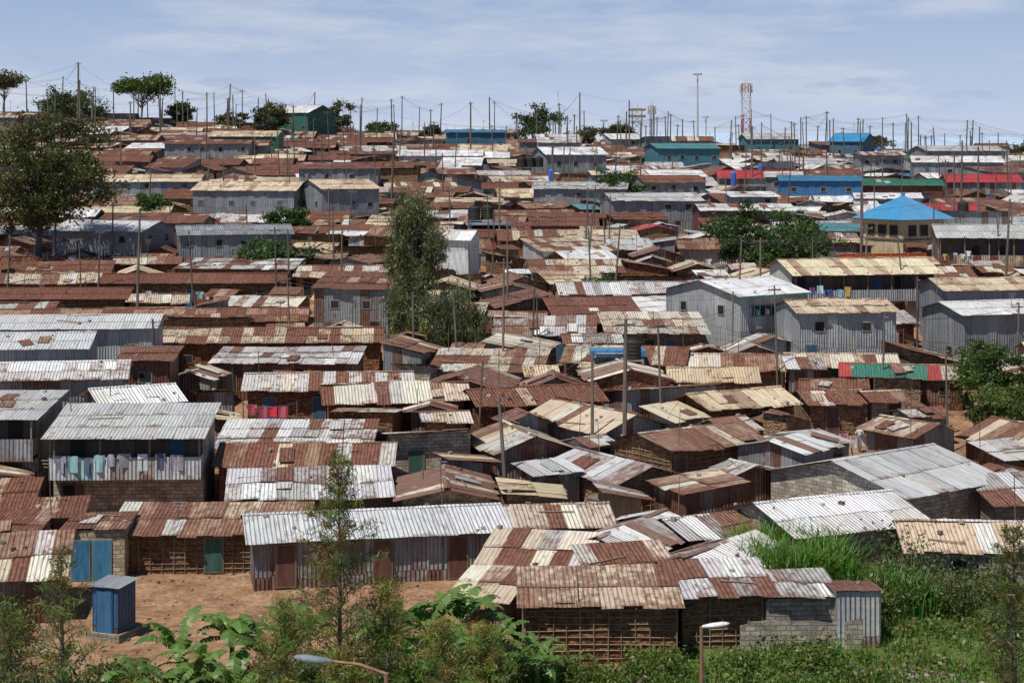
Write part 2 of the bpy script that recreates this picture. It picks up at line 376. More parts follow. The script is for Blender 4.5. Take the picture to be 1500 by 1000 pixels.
def balcony(railpal,depth=1.1,z1=2.2,top=None,laundry=8,wallc=(.10,.07,.06),rh=.95,cols=None,tw=.8):
    def f(mb,W,D,h):
        y0=-D/2; t=top or h-.1
        mb.box((0,y0-depth/2-.01,z1-.08),(W,depth,.14),PLN,(.2,.16,.12))
        n=int(W/tw)
        for k in range(n):
            a=-W/2+W*k/n; b=-W/2+W*(k+1)/n+.03; c=pc(railpal); o=R.random()*9; yy=y0-depth-.03-.012*(k%2)
            mb.poly([(a,yy,z1-.25),(b,yy,z1-.25),(b,yy,z1+rh),(a,yy,z1+rh)],TIN,c,[(o,0),(o+.8,0),(o+.8,1.2),(o,1.2)])
        for sx in(-1,1):
            mb.poly([(sx*W/2,y0-depth,z1-.25),(sx*W/2,y0-.03,z1-.25),(sx*W/2,y0-.03,z1+rh),(sx*W/2,y0-depth,z1+rh)],TIN,pc(railpal))
        m=max(2,int(W/2.2))
        for k in range(m+1): mb.box((-W/2+.06+(W-.12)*k/m,y0-depth+.06,(z1+t)/2),(.09,.09,t-z1),PLN,(.22,.17,.12))
        mb.box((0,y0-.05,(z1+t)/2+.05),(W-.1,.05,t-z1-.15),PLN,wallc)
        for k in range(m): mb.box((-W/2+W*(k+.5)/m+R.uniform(-.3,.3),y0-.09,z1+.95),(.8,.05,1.8),PLN,R.choice((DARK,DARK,(.04,.1,.2),(.14,.1,.07))))
        x=-W/2+.3
        for k in range(laundry):
            w=R.uniform(.4,.8)
            if x+w>W/2-.2: break
            cloth(mb,(x,y0-depth-.08-(.05 if k%2 else 0),z1+rh+R.uniform(.0,.45)),(1,0,0),w,R.uniform(.5,.95),jit(R.choice(cols or CLO),.2)); x+=w*R.uniform(.9,1.6)
    return f
H=house
BC=(.44,.41,.36); MUDC=(.27,.165,.10); MUDR=(.29,.15,.09)
# near row
H('long_tin_row_house',-6.6,81.3,12,11.6,5.4,2.15,'gable',13,'silver',TIN,'greyw',over=.35,doors=4,wins=2,junk=.35,doorcol=(.12,.05,.035))
H('mud_house',3.5,69.8,1,6.0,3.6,2.25,'mono',9,[((.24,.13,.09),.68),((.56,.45,.34),.45),((.34,.22,.15),.6)],MUD,MUDR,over=.3,doors=0,wins=0)
H('mud_house',8.6,71.5,6,3.6,3.4,2.1,'mono',8,'greyrust',MUD,MUDC,over=.35,doors=0,wins=0)
H('stone_shed',11.8,71.4,4,3.0,3.0,1.9,'mono',7,'greyrust',BLK,(.34,.31,.27),over=.15,doors=0,wins=0)
H('tin_shed',14.1,70.6,3,1.8,2.0,2.1,'monob',5,'mix',TIN,'grey',over=.1,doors=0,wins=0)
H('tin_shack',-.9,72.0,-20,2.4,2.6,1.7,'mono',12,'mix',TIN,'rustw',over=.25,doors=0,wins=0)
H('tin_shack',1.2,76.0,-14,4.4,3.6,1.9,'mono',12,'mix',MUD,MUDC,over=.3,doors=1,wins=0)
H('tin_shack',5.6,79.6,60,6.5,3.9,2.0,'gable',17,'greyrust',MUD,MUDC,doors=1)
H('tin_shack',9.2,75.9,52,5.8,4.0,1.9,'gable',18,'greyrust',MUD,MUDC,doors=0)
H('tin_shack',5.0,74.5,12,3.4,3.0,1.8,'mono',14,'mix',MUD,MUDC,doors=0)
H('tin_shack',9.4,81.6,28,4.6,3.6,2.0,'gable',15,'greyrust',TIN,'rustw')
H('tin_shack',1.9,83.2,8,5.0,4.4,2.1,'gable',14,'mix',TIN,'greyw',doors=2,doorcol=(.2,.03,.08))
H('stone_block_house',15.0,82.3,24,7.2,6.4,2.3,'gable',15,'white',BLK,BC,junk=.3,doors=1,wins=1)
H('stone_block_house',19.6,90.0,38,7.6,9.0,2.5,'gable',14,'grey',BLK,BC,junk=.3,doors=1)
H('stone_block_house',21.8,79.5,-4,7.2,4.8,2.0,'gable',17,[((.70,.68,.64),.2),((.62,.5,.37),.38),((.74,.72,.68),.2)],BLK,(.38,.35,.3),doors=0,wins=1)
H('stone_block_house',27.0,87.0,3,6,4,2.2,'mono',9,'greyrust',BLK,(.25,.22,.19),doors=0)
H('mud_row_house',-14.4,82.2,1,8.6,3.6,1.85,'mono',9,'mix',MUD,MUDC,doors=1,wins=0,over=.35)
def bluedoors(mb,W,D,h):
    opening(mb,W,D,0,-.2,.02,.75,1.75,(.03,.15,.29),frame=(.1,.2,.25)); opening(mb,W,D,0,.14,.02,.75,1.75,(.04,.18,.32),frame=(.1,.2,.25))
H('stone_shed',-19.5,80.8,2,2.9,3.0,2.3,'mono',3,'rust',BLK,(.46,.39,.29),over=.08,doors=0,wins=0,extra=bluedoors)
H('tin_shack',-21.8,74.6,10,4.2,3.8,1.9,'mono',14,'mix',TIN,'rustw',doors=0)
H('tin_shack',-23.6,80.6,-5,2.6,3.0,2.0,'mono',10,'rust',TIN,'rustw')
H('tin_shack',-22.6,84.6,8,2.4,2.2,1.9,'mono',10,'rust',TIN,'greyw',doors=0)
H('tin_shack',-26.2,86.5,8,3.6,3.4,2.0,'mono',10,'rust',TIN,'rustw')
H('balcony_house',-20.7,94.0,2,8.0,4.4,4.4,'mono',9,'grey',BLK,(.46,.42,.36),over=.3,fover=1.5,doors=0,wins=2,junk=.3,
  extra=balcony([((.36,.34,.3),.3),((.42,.42,.4),.3),((.38,.60,.60),.05),((.62,.64,.64),.1)],laundry=9,cols=[(.03,.04,.07),(.6,.62,.65),(.25,.45,.46),(.1,.12,.2),(.3,.3,.35)]))
H('balcony_house',-28.2,95,0,5,5,5.0,'mono',6,'grey',TIN,'greyw',over=.3,fover=1.2,doors=0,junk=.2,extra=balcony('greyw',laundry=4,z1=2.9))
H('two_storey_tin_house',-28.2,107.5,10,7.5,5.5,4.6,'gable',14,'white',TIN,'greyw',junk=.3,doors=1,upwin=2)
H('two_storey_tin_house',-22.6,101.5,28,4.5,4.5,4.3,'gable',16,'white',TIN,'greyw',junk=.3,doors=1,upwin=1)
H('rusty_two_storey_shed',-24.3,114.5,3,3.2,4,4.4,'mono',6,'rust',TIN,'rustred',doors=1,upwin=1)
H('two_storey_tin_house',-33.2,116,6,9,6,5.0,'gable',13,'silver',TIN,'silverw',junk=.3,doors=1,upwin=3)
H('two_storey_tin_house',-32.5,125,5,13,6,4.8,'gable',12,'silver',TIN,'silverw',junk=.3,upwin=3)
H('long_mud_row_house',-19.6,133,3,18.6,5.6,2.5,'gable',15,[((.21,.095,.065),.62),((.17,.075,.05),.74),((.60,.50,.37),.38),((.25,.12,.08),.6)],MUD,MUDR,doors=5,wins=3,junk=.5)
H('long_mud_row_house',-30.5,144,3,26,5.6,2.5,'gable',15,'rust',MUD,MUDR,doors=5,wins=2,junk=.5)
H('long_mud_row_house',-11.3,154,-6,12,5.6,2.4,'gable',14,'tan',MUD,MUDR,doors=3)
H('long_mud_row_house',-44.5,156,2,19,5.6,2.5,'gable',14,'rustred',MUD,MUDC,doors=4,junk=.3)
H('long_mud_row_house',-30.5,164.5,2,17,5.2,2.6,'gable',14,'rustred',MUD,MUDC,doors=4,junk=.3)
H('two_storey_tin_house',-45,193,-16,11,8,4.3,'gable',13,'silver',TIN,'bluegrey',doors=1,upwin=3,junk=.2,sidewin=2)
H('two_storey_tin_house',-31,190,14,12,7,4.3,'gable',13,'bluegrey',TIN,'bluegrey',doors=2,upwin=4,junk=.2,sidewin=2)
H('two_storey_tin_house',-35.5,233,-8,14,8,5.0,'gable',15,'tan',TIN,'bluegrey',doors=2,upwin=4,junk=.2,sidewin=2)
H('two_storey_tin_house',-23.5,231,28,8,9,5.4,'gable',14,'tan',TIN,'bluegrey',doors=1,upwin=3,junk=.2,sidewin=2)
H('tin_house',-53,250,3,15,8,4.0,'gable',13,'tan',TIN,'bluegrey',doors=2,upwin=3,junk=.2)
H('white_house',-7.0,178,-12,6.2,5,5.2,'gable',18,'white',PLN,(.58,.59,.59),doors=1,upwin=1,junk=.1)
def slatwin(mb,W,D,h):
    mb.box((.2,-D/2-.04,3.35),(W*.72,.06,.75),PLN,DARK); mb.box((.2,-D/2-.05,2.95),(W*.78,.08,.06),PLN,(.05,.25,.2)); mb.box((.2,-D/2-.05,3.78),(W*.78,.08,.06),PLN,(.05,.25,.2))
    for k in range(9): mb.box((.2-W*.34+k*W*.085,-D/2-.085,3.35),(.06,.03,.75),PLN,(.45,.46,.47))
    for k in range(5): cloth(mb,(-W*.3+k*1.1,-D/2-.13,3.5),(1,0,0),.5,.5,R.choice(((.08,.3,.28),(.4,.42,.4),(.1,.2,.2))))
    mb.box((0,-D/2-.42,h-.02),(W+.8,.05,.12),PLN,(.04,.3,.2))
H('two_storey_tin_house',18.9,144,34,7.4,9.5,4.6,'gable',12,'white',TIN,[((.46,.48,.5),.08),((.42,.44,.46),.12)],doors=1,wins=0,junk=.1,extra=slatwin,sidewin=2)
H('two_storey_balcony_house',31,156,10,13.5,6,5.0,'gable',15,'tan',PLN,(.48,.47,.44),fover=1.4,doors=3,wins=2,junk=.2,extra=balcony('silverw',laundry=6,z1=2.5,rh=.8))
H('two_storey_tin_house',38.5,137,18,9,6,4.2,'gable',13,'white',TIN,'bluegrey',doors=1,upwin=2,junk=.2)
H('two_storey_tin_house',41,147,8,10,6,4.6,'gable',14,'tan',TIN,'bluegrey',doors=1,upwin=2,junk=.2)
H('two_storey_balcony_house',50,181,-8,10,7,5.2,'gable',14,'grey',TIN,'greyw',fover=1.3,doors=1,junk=.3,extra=balcony('mix',laundry=5))
H('tin_shack',27.6,121,-10,8,4.6,2.1,'gable',15,'redmix',TIN,'rustw',doors=2)
H('blue_shop',46.5,258,-5,12,7,4.6,'gable',11,'blue',PLN,(.03,.13,.30),doors=2,upwin=3,junk=.1)
H('tin_house',54,246,-5,9,5,3.2,'gable',14,'white',TIN,'bluegrey')
H('red_roof_house',39,273,-3,12,7,3.6,'gable',18,'red',TIN,'greyw',junk=.1)
H('green_roof_house',59.5,262,-6,12,6,3.6,'gable',15,'green',TIN,'rustred',junk=.1)
H('red_roof_house',73,266,-4,11,7,3.8,'gable',17,'red',TIN,'greyw',junk=.1)
H('red_roof_house',58,228,-4,7,5,3.0,'gable',17,'red',TIN,'greyw',junk=.1)
H('rusty_tin_house',30,222,6,12,6,3.6,'gable',14,'greyrust',TIN,[((.18,.08,.08),.3)],doors=3,upwin=0)
H('tin_house',18.5,228,12,12,7,4.2,'gable',14,'grey',TIN,'bluegrey',doors=2,upwin=4)
H('tin_house',10,245,-8,13,7,4.2,'gable',14,'grey',TIN,'bluegrey',doors=2,upwin=3)
H('green_house',-50,322,-5,12.5,7,4.6,'gable',16,'tan',PLN,(.03,.14,.08),doors=1,upwin=2,junk=.1)
H('green_two_storey_house',-47,372,-26,13,11,6.4,'gable',17,'white',PLN,(.02,.11,.085),doors=1,upwin=5,junk=.1,sidewin=2)
H('blue_house',-7.5,352,5,12,8,5.0,'gable',8,'blue',PLN,(.03,.12,.2),doors=1,upwin=4,junk=.1)
H('white_house',-13,315,-3,15,6,3.0,'gable',18,'white',TIN,'white',junk=.1)
H('teal_house',32,322,14,12,8,5.0,'gable',13,'teal',PLN,(.05,.17,.22),doors=1,upwin=4,junk=.1)
H('tin_house',10,300,18,11,8,5.0,'gable',17,'white',TIN,'bluegrey',upwin=3,junk=.2)
H('teal_house',55,366,6,11,8,5.2,'gable',16,'grey',PLN,(.04,.18,.21),upwin=3,junk=.1)
H('blue_house',71,356,-30,7,8,5.5,'gable',22,'bluebright',PLN,(.05,.13,.2),upwin=2,junk=.1)
H('tin_house',86,330,12,16,8,5.0,'gable',13,'grey',TIN,'bluegrey',upwin=4,junk=.2)
H('tin_house',78,300,-9,15,8,4.8,'gable',14,'white',TIN,'bluegrey',upwin=4,junk=.2)
H('teal_roof_house',38,206,-8,7,6,2.8,'gable',14,'teal',TIN,'greyw',junk=.1)
def lookout():
    mb=MB(); W=6.6; h=5.6
    walls(mb,W,W,lambda a,b:h,PLN,(.50,.41,.26))
    for s in range(4):
        for p in(-.28,0,.28): opening(mb,W,W,s,p,3.6,1.2,1.2,DARK,frame=(.2,.14,.08))
        rz=s*math.pi/2; M=Matrix.Rotation(rz,3,'Z')
        mb.box(M@Vector((0,-W/2-.06,3.2)),(W+.2,.1,.22),PLN,(.16,.1,.06),M=M)
        o=W/2+.9; n=8
        for k in range(n):
            a=-o+2*o*k/n; b=-o+2*o*(k+1)/n
            ta=(1-abs(a)/o); tb=(1-abs(b)/o)
            pts=[Vector((a,-o,h-.1)),Vector((b,-o,h-.1)),Vector((b,-o+o*tb,h-.1+2.7*tb)),Vector((a,-o+o*ta,h-.1+2.7*ta))]
            mb.poly([M@p for p in pts],TIN,(*jit((.05,.29,.56),.06),.0),[(a,.6),(b,.6),(b,.6+3*tb),(a,.6+3*ta)])
    mb.box((0,0,h+2.65),(.3,.3,.4),PLN,(.05,.3,.55))
    foot.append(obb(45.6,199,rad(32),W,W)); mb.build('lookout_pavilion',(45.6,199,gz(45.6,199)-.6),rad(32))
lookout()
mb=MB(); walls(mb,10,.25,lambda a,b:2.3,PLN,(.58,.14,.045)); mb.box((0,0,2.34),(10.1,.34,.08),PLN,(.5,.12,.04))
for k in range(6): mb.box((-5+k*2,-.17,1.1),(.22,.1,2.5),PLN,(.5,.11,.03))
foot.append(obb(40.5,184,rad(10),10,6.5)); mb.build('orange_wall',(40.5,187,gz(40.5,187)),rad(10))
mb=MB(); walls(mb,9,.22,lambda a,b:1.7+.1*math.sin(a*3),BLK,(.36,.32,.28)); mb.build('stone_wall',(25.5,76.6,gz(25.5,76.6)),rad(-2)); 
mb=MB(); walls(mb,5,.22,lambda a,b:1.1+.15*math.sin(a*3),BLK,(.38,.35,.31)); mb.build('stone_wall',(11.8,69.6,gz(11.8,69.6)),rad(2))
def outhouse():
    mb=MB(); walls(mb,1.25,1.25,lambda a,b:2.25+.1*b,TIN,[((.035,.11,.22),.2),((.05,.14,.27),.14)])
    roofplane(mb,(-.75,-.75,2.2),(1,0,0),(0,.99,.08),1.5,1.5,'bluegrey',0)
    opening(mb,1.25,1.25,0,0,.3,.7,1.7,(.03,.12,.25),frame=(.02,.07,.15)); mb.box((0,0,.05),(1.6,1.6,.5),BLK,(.3,.27,.22))
    mb.build('blue_outhouse',(-16.6,71.2,gz(-16.6,71.2)),rad(-22)); foot.append(obb(-16.6,71.2,0,1.5,1.5))
outhouse()
keep=[obb(21.2,105,rad(60),9,1.6),obb(-7.8,140,0,4,4),obb(-5.3,137,0,3,5),obb(-52,184,0,2,2),obb(24.5,97,rad(70),8,1.6),obb(12.4,78.5,0,3.5,5),
 obb(-19.6,128.6,rad(3),18,2.6),obb(-32.5,160.3,0,5,1.6),obb(25,186,0,6,6),obb(30.5,184,0,7,7),obb(27.5,178.5,0,11,4),obb(33.3,115,0,8,7),obb(31,108.5,0,6,4),obb(-25.5,180,0,5,4),
 obb(-20.4,88.2,0,9,5),obb(-15.5,109,0,4.5,3.2)]
foot.extend(keep)
# ------------------------------------------------------------------ shanty fill
def ch(t):
    s=sum(w for _,w in t)*R.random()
    for n,w in t:
        s-=w
        if s<=0: return n
    return t[0][0]
def pick(x,y):
    u=x/y
    if y<135: return ch((('mix',.44),('greyrust',.16),('rust',.13),('tan',.17),('white',.08),('grey',.03)))
    if y<200:
        if u<-.05: return ch((('rust',.46),('rustred',.12),('mix',.24),('tan',.1),('greyrust',.08)))
        return ch((('mix',.33),('rust',.26),('greyrust',.12),('white',.10),('tan',.11),('grey',.04),('rustred',.05)))
    if u<.04: return ch((('rust',.46),('rustred',.15),('mix',.17),('tan',.08),('white',.08),('greyrust',.06)))
    return ch((('rust',.30),('rustred',.09),('mix',.18),('white',.13),('grey',.13),('tan',.07),('greyrust',.07),('blue',.014),('teal',.015),('green',.014),('red',.014)))
def shack(x,y,yawd,W,D,storey=1):
    o=obb(x,y,rad(yawd),W+.05,D+.05)
    if hits(o): return False
    foot.append(o)
    pal=pick(x,y); r=R.random()
    if r<.4: wall,wp=TIN,R.choice(('greyw','rustw','greyw','grey'))
    elif r<.84: wall,wp=MUD,jit(R.choice((MUDC,MUDR,(.33,.22,.145))),.2)
    elif r<.93: wall,wp=BLK,jit(BC,.15)
    else: wall,wp=PLN,jit(R.choice(((.4,.33,.24),(.35,.35,.33),(.12,.22,.27) if y>200 else (.4,.3,.2))),.15)
    if storey==2: wall,wp=TIN,R.choice(('bluegrey','greyw','bluegrey','silverw'))
    if y>200 and wall==TIN and R.random()<.5: wp='bluegrey'
    h=R.uniform(1.75,2.55)+(2.1 if storey==2 else 0)
    rf=R.choices(('gable','mono','monob'),(.68,.24,.08))[0]
    nm={TIN:'tin_shack',MUD:'mud_shack',BLK:'stone_shack',PLN:'plastered_shack'}[wall]
    if storey==2: nm='two_storey_tin_house'
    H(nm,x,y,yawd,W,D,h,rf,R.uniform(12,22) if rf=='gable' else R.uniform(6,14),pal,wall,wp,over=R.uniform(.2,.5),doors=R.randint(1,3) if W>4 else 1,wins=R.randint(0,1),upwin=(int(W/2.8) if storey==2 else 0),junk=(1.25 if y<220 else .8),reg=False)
    return True
def baseyaw(x,y):
    left=min(1,max(0,(x/y+.09)/.1))
    a=7*math.sin(x/31+y/37)+10*noise.noise(Vector((x*.03,y*.03,3)))
    b=44*noise.noise(Vector((x*.035+7,y*.035,5)))+8
    return a*(1-left)*1.2+b*left
y=87.
while y<405:
    Dm=R.uniform(4.4,6.2) if y<260 else R.uniform(4.8,6.6)
    xm=.345*y+8; x=-xm+R.uniform(-3,3)
    ph=R.uniform(0,6); 
    while x<xm:
        u=x/y
        W=(R.uniform(4.2,9) if y<150 else R.uniform(5,12)) if u>-.1 else R.uniform(6,15)
        base=baseyaw(x,y)
        yy=y+2.2*math.sin(x/17+ph)+R.uniform(-1,1)
        if R.random()<(.36 if u>-.1 else .2):
            W2,D2=Dm*1.25,R.uniform(3.8,5.4)
            shack(x+D2/2,yy,base+90+R.uniform(-12,12),W2,D2,1); x+=D2+R.uniform(.3,1)
        else:
            st=2 if (y>130 and R.random()<(.05 if x<0 else .10)) else 1
            ok=shack(x+W/2,yy,base+R.uniform(-8,8),W,Dm+R.uniform(-.8,.4),st)
            x+=(W*math.cos(rad(base))+R.uniform(.2,1.1)) if ok else 1.6
    y+=Dm+R.uniform(.2,1.0)
for (n,w0,w1,d0,d1) in((2500,5,8,4,5),(4500,3,5,2.8,4),(6000,1.8,3,1.8,2.6)):
    for _ in range(n):
        y=84+ (400-84)*R.random()**.85; xm=.335*y+5; x=R.uniform(-xm,xm)
        shack(x,y,baseyaw(x,y)+R.choice((0,90))+R.uniform(-12,12),R.uniform(w0,w1),R.uniform(d0,d1))
NH=len(foot)
# ------------------------------------------------------------------ ground
def axis(parts):
    o=[]
    for a,b,s in parts:
        k=a
        while k<b-1e-6: o.append(k); k+=s
    return o
xs=axis([(-7000,-1000,1500),(-1000,-400,200),(-400,-180,40),(-180,-45,6),(-45,45,1),(45,180,6),(180,400,40),(400,1000,200),(1000,7000,1500)])+[7000]
ys=axis([(-300,0,100),(0,40,10),(40,100,1),(100,460,5),(460,1000,60),(1000,7000,1000)])+[7000]
V=[];C=[]
for yy in ys:
    for xx in xs:
        z=gz(xx,yy)+(.08*noise.noise(Vector((xx*.6,yy*.6,9))) if abs(xx)<46 and yy<100 else 0)
        V.append((xx,yy,z))
        g=0.
        if yy<66.5: g=1.
        if yy<79 and xx>4: g=1.
        if yy<72 and -6<xx<1: g=.8
        if -24<xx<-9.5 and 65.5<yy<80: g=0.0
        if yy<83 and xx>22: g=.8
        if yy>430: g=.9
        if 70<yy<84 and 10<xx<15: g=1
        if yy>84 and yy<430: g=.08
        C.append((g,g,g,1))
nx=len(xs)
F=[(j*nx+i,j*nx+i+1,(j+1)*nx+i+1,(j+1)*nx+i) for j in range(len(ys)-1) for i in range(nx-1)]
me=bpy.data.meshes.new('ground'); me.from_pydata(V,[],F)
ca=me.color_attributes.new('Col','FLOAT_COLOR','POINT'); ca.data.foreach_set('color',np.array(C,dtype=np.float32).ravel())
me.materials.append(make_ground()); me.polygons.foreach_set('use_smooth',[True]*len(F))
scn.collection.objects.link(bpy.data.objects.new('ground',me))
V=[];F=[];n=120
for i in range(n+1):
    x=-3500+7000*i/n
    hz=14+34*max(0,min(1,(x+300)/1500))+22*noise.noise(Vector((x*.0012,0,0)))+7*noise.noise(Vector((x*.006,3,0)))
    V+= [(x,4600,-80),(x,4700,hz*.5),(x,4900,hz*1.35)]
for i in range(n):
    a=3*i; F+=[(a,a+3,a+4,a+1),(a+1,a+4,a+5,a+2)]
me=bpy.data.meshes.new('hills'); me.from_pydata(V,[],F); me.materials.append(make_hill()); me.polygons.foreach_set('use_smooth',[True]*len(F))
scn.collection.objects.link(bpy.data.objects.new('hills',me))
# ------------------------------------------------------------------ trees
def lcol(n,base,var=.35):
    k=(1+NR.uniform(-var,var,size=(n,1))); y_=NR.uniform(0,.35,size=(n,1))
    c=np.array(base)[None,:]*k; c[:,0:1]*=(1+y_); return np.clip(c,0,1)
def tree(name,x,y,H_,cw,ch_,base=(.05,.075,.02),nclump=26,nl=260,ls=.22,trunk=.3,flat=0,droop=0.,ratio=.5,lean=(0,0),clr=.22,bark=(.13,.1,.08),r0=.25):
    mb=MB(); z0=gz(x,y); top=Vector((lean[0],lean[1],H_-ch_*.55))
    tp=[Vector((0,0,-.5)),top*.33+Vector((R.uniform(-.2,.2),0,0)),top*.66+Vector((R.uniform(-.3,.3),0,0)),top]
    mb.tube(tp,[trunk,trunk*.8,trunk*.6,trunk*.3],7,PLN,bark)
    cc=Vector((lean[0],lean[1],H_-ch_/2))
    for i in range(nclump):
        while True:
            d=Vector((R.uniform(-1,1),R.uniform(-1,1),R.uniform(-1,1)))
            if r0<d.length<1: break
        if flat: d.z=abs(d.z)*.6+.1*R.random()
        c=cc+Vector((d.x*cw/2*.85,d.y*cw/2*.85,d.z*ch_/2*.85))
        s=tp[1].lerp(top,R.uniform(.35,1)) ; mid=s.lerp(c,.55)+Vector((0,0,-.05*H_*R.random()))
        mb.tube([s,mid,c],[trunk*.32,trunk*.18,trunk*.06],4,PLN,bark,cap=False)
        r=cw*clr*R.uniform(.6,1.15)
        sub=R.randint(3,5); shade=R.uniform(.6,1.35)
        for q in range(sub):
            c2=c+Vector((R.gauss(0,r*.5),R.gauss(0,r*.5),R.gauss(0,r*.3)))
            m=nl//sub
            P=NR.normal(size=(m,3))*np.array([r*.36,r*.36,r*(.22 if not droop else .55)])+np.array([*c2])
            if droop: P[:,2]-=droop*NR.rand(m)
            mb.leaves(P,ls,ratio,lcol(m,[b*shade for b in base]),down=(1.5 if droop else 0))
    return mb.build(name,(x,y,z0))
tree('acacia_tree',-50.5,182,18.8,18.5,14.5,base=(.065,.085,.03),nclump=80,nl=330,ls=.18,trunk=.45,clr=.10,bark=(.08,.06,.05))
tree('acacia_tree',-58,198,15,11,10,base=(.06,.08,.03),nclump=30,nl=280,ls=.18,trunk=.3,clr=.13)
tree('acacia_tree',-82,378,14,14,9,base=(.06,.11,.025),nclump=30,nl=260,ls=.3,trunk=.3,flat=1,clr=.15)
tree('acacia_tree',-113,380,12,12,6,base=(.06,.065,.03),nclump=22,nl=220,ls=.3,flat=1,clr=.15)
EU=(.10,.135,.062)
tree('eucalyptus_tree',-8.0,141,14.6,5.6,12,base=EU,nclump=54,nl=420,ls=.17,trunk=.2,droop=1.3,ratio=.25,clr=.15,bark=(.35,.3,.25),r0=.1)
tree('eucalyptus_tree',-5.0,138,6.2,4.2,5.2,base=EU,nclump=22,nl=340,ls=.15,trunk=.12,droop=1.0,ratio=.25,clr=.2,bark=(.3,.26,.2))
tree('eucalyptus_tree',-8.9,137.6,6.0,3.0,5,base=(.11,.15,.055),nclump=18,nl=340,ls=.15,trunk=.12,droop=1.,ratio=.25,clr=.2,bark=(.3,.26,.2))
tree('eucalyptus_tree',-3.0,137,4.6,2.8,3.6,base=EU,nclump=12,nl=300,ls=.15,trunk=.1,droop=.8,ratio=.25,clr=.2,bark=(.3,.26,.2))
for (x,y,h_,w) in((-95,372,9,14),(-102,390,8,13),(-62,378,6,8),(-50,352,9.5,8),(-39,380,9.5,9),(6,372,11,12),(-18,385,5,6),(23,385,7,9),(84,395,6,7),(-135,380,9,12),(-75,385,7,7),(120,400,5,9),(112,398,4,8),(-30,390,5,8),(15,380,6,8)):
    tree('acacia_tree',x,y,h_,w,h_*.72,base=R.choice(((.055,.07,.025),(.045,.08,.025),(.065,.075,.04))),nclump=20,nl=170,ls=.3,clr=.17,trunk=.2)
for (x,y,h_,w) in((24.8,186,7.8,7.2),(30.5,184,7.6,8.6),(27.6,182,4.8,5.5),(15.5,245,7.5,7),(-25.5,180,4.8,8),(-28.5,216,4.5,6),(-49,232,4.5,5),(8.8,160,3.5,6)):
    tree('leafy_tree',x,y,h_,w,h_*.88,base=R.choice(((.05,.10,.03),(.042,.09,.028))),nclump=28,nl=280,ls=.18,clr=.16,trunk=.16)
tree('leafy_tree',32,115,5.4,5.8,5,base=(.07,.13,.035),nclump=30,nl=420,ls=.11,clr=.17,trunk=.15)
tree('leafy_tree',35,113,5,5.4,4.6,base=(.07,.12,.03),nclump=26,nl=400,ls=.11,clr=.17,trunk=.15)
tree('leafy_tree',31.5,110,3.2,4.2,3,base=(.08,.13,.035),nclump=20,nl=360,ls=.11,clr=.17,trunk=.1)
def conifer(x,y,H_,L,base=(.13,.155,.05),nb=70,name='casuarina_tree',t0=.15,nd=75,ln=.15,sp=.10):
    mb=MB(); a=R.uniform(0,6)
    mb.tube([(0,0,-.3),(.05,.03,H_*.5),(0,.0,H_)],[.11,.07,.012],6,PLN,(.13,.1,.07))
    for i in range(nb):
        t=t0+(1-t0)*(i/nb)**.9; a+=2.4+R.uniform(-.6,.6)
        l=L*(1-t)**.7*R.uniform(.4,1.2)+.2
        s=Vector((0,0,H_*t)); el=R.uniform(.35,.9)
        d=Vector((math.cos(a)*math.cos(el),math.sin(a)*math.cos(el),math.sin(el)))
        e=s+d*l+Vector((0,0,-.15*l)); m=s+d*l*.55+Vector((0,0,.03*l))
        mb.tube([s,m,e],[.022,.014,.005],3,PLN,(.14,.11,.07),cap=False)
        k=int(nd*(.3+.7*l/max(L,.1))); T=.15+.85*NR.rand(k)**.7
        S=np.array([*s]);M_=np.array([*m]);E=np.array([*e])
        P=((1-T)**2)[:,None]*S+(2*T*(1-T))[:,None]*M_+(T**2)[:,None]*E+NR.normal(size=(k,3))*sp
        mb.leaves(P,ln,.09,lcol(k,[b*R.uniform(.65,1.35) for b in base],.3),down=-.5)
    return mb.build(name,(x,y,gz(x,y)))
conifer(-6.1,60,10.0,3.0,nb=100,nd=130)
conifer(-14.8,56,7.9,2.2,nb=60,nd=85)
conifer(16.6,56.5,8.4,2.3,nb=72,nd=100,base=(.09,.13,.035))
conifer(-16.8,57,5.6,2.0,nb=50,nd=80)
conifer(18.6,60,6.5,2,nb=60,nd=80,base=(.09,.13,.035))
SH=(.17,.215,.055)
for (x,y,h_,L) in((-7.9,59,5.2,2.1),(-4.4,60.5,5.4,2.1),(-2.4,59,4.4,2.1),(-1.0,61,3.6,1.7),(13.5,56,3.0,1.4),(-12.6,56,3.4,1.6),(-5.8,58,3.8,1.8)):
    conifer(x,y,h_,L,base=SH,nb=66,nd=120,name='feathery_shrub',t0=.06,ln=.14,sp=.13)
def shrub(x,y,h_,w,base,nl=1600,ls=.09):
    mb=MB(); 
    for k in range(7):
        a=R.uniform(0,6.28); e=(math.cos(a)*w*.4*R.random(),math.sin(a)*w*.4*R.random(),h_*R.uniform(.6,.95))
        mb.tube([(0,0,-.2),(e[0]*.4,e[1]*.4,e[2]*.5),e],[.04,.03,.01],4,PLN,(.13,.1,.07),cap=False)
    for k in range(10):
        c=np.array([R.uniform(-.5,.5)*w,R.uniform(-.5,.5)*w,h_*R.uniform(.2,.95)]); s=R.uniform(.65,1.3); m=nl//10
        P=NR.normal(size=(m,3))*np.array([w*.15,w*.15,h_*.15])+c
        mb.leaves(P,ls,.45,lcol(m,[b*s for b in base]))
    return mb.build('green_shrub',(x,y,gz(x,y)))
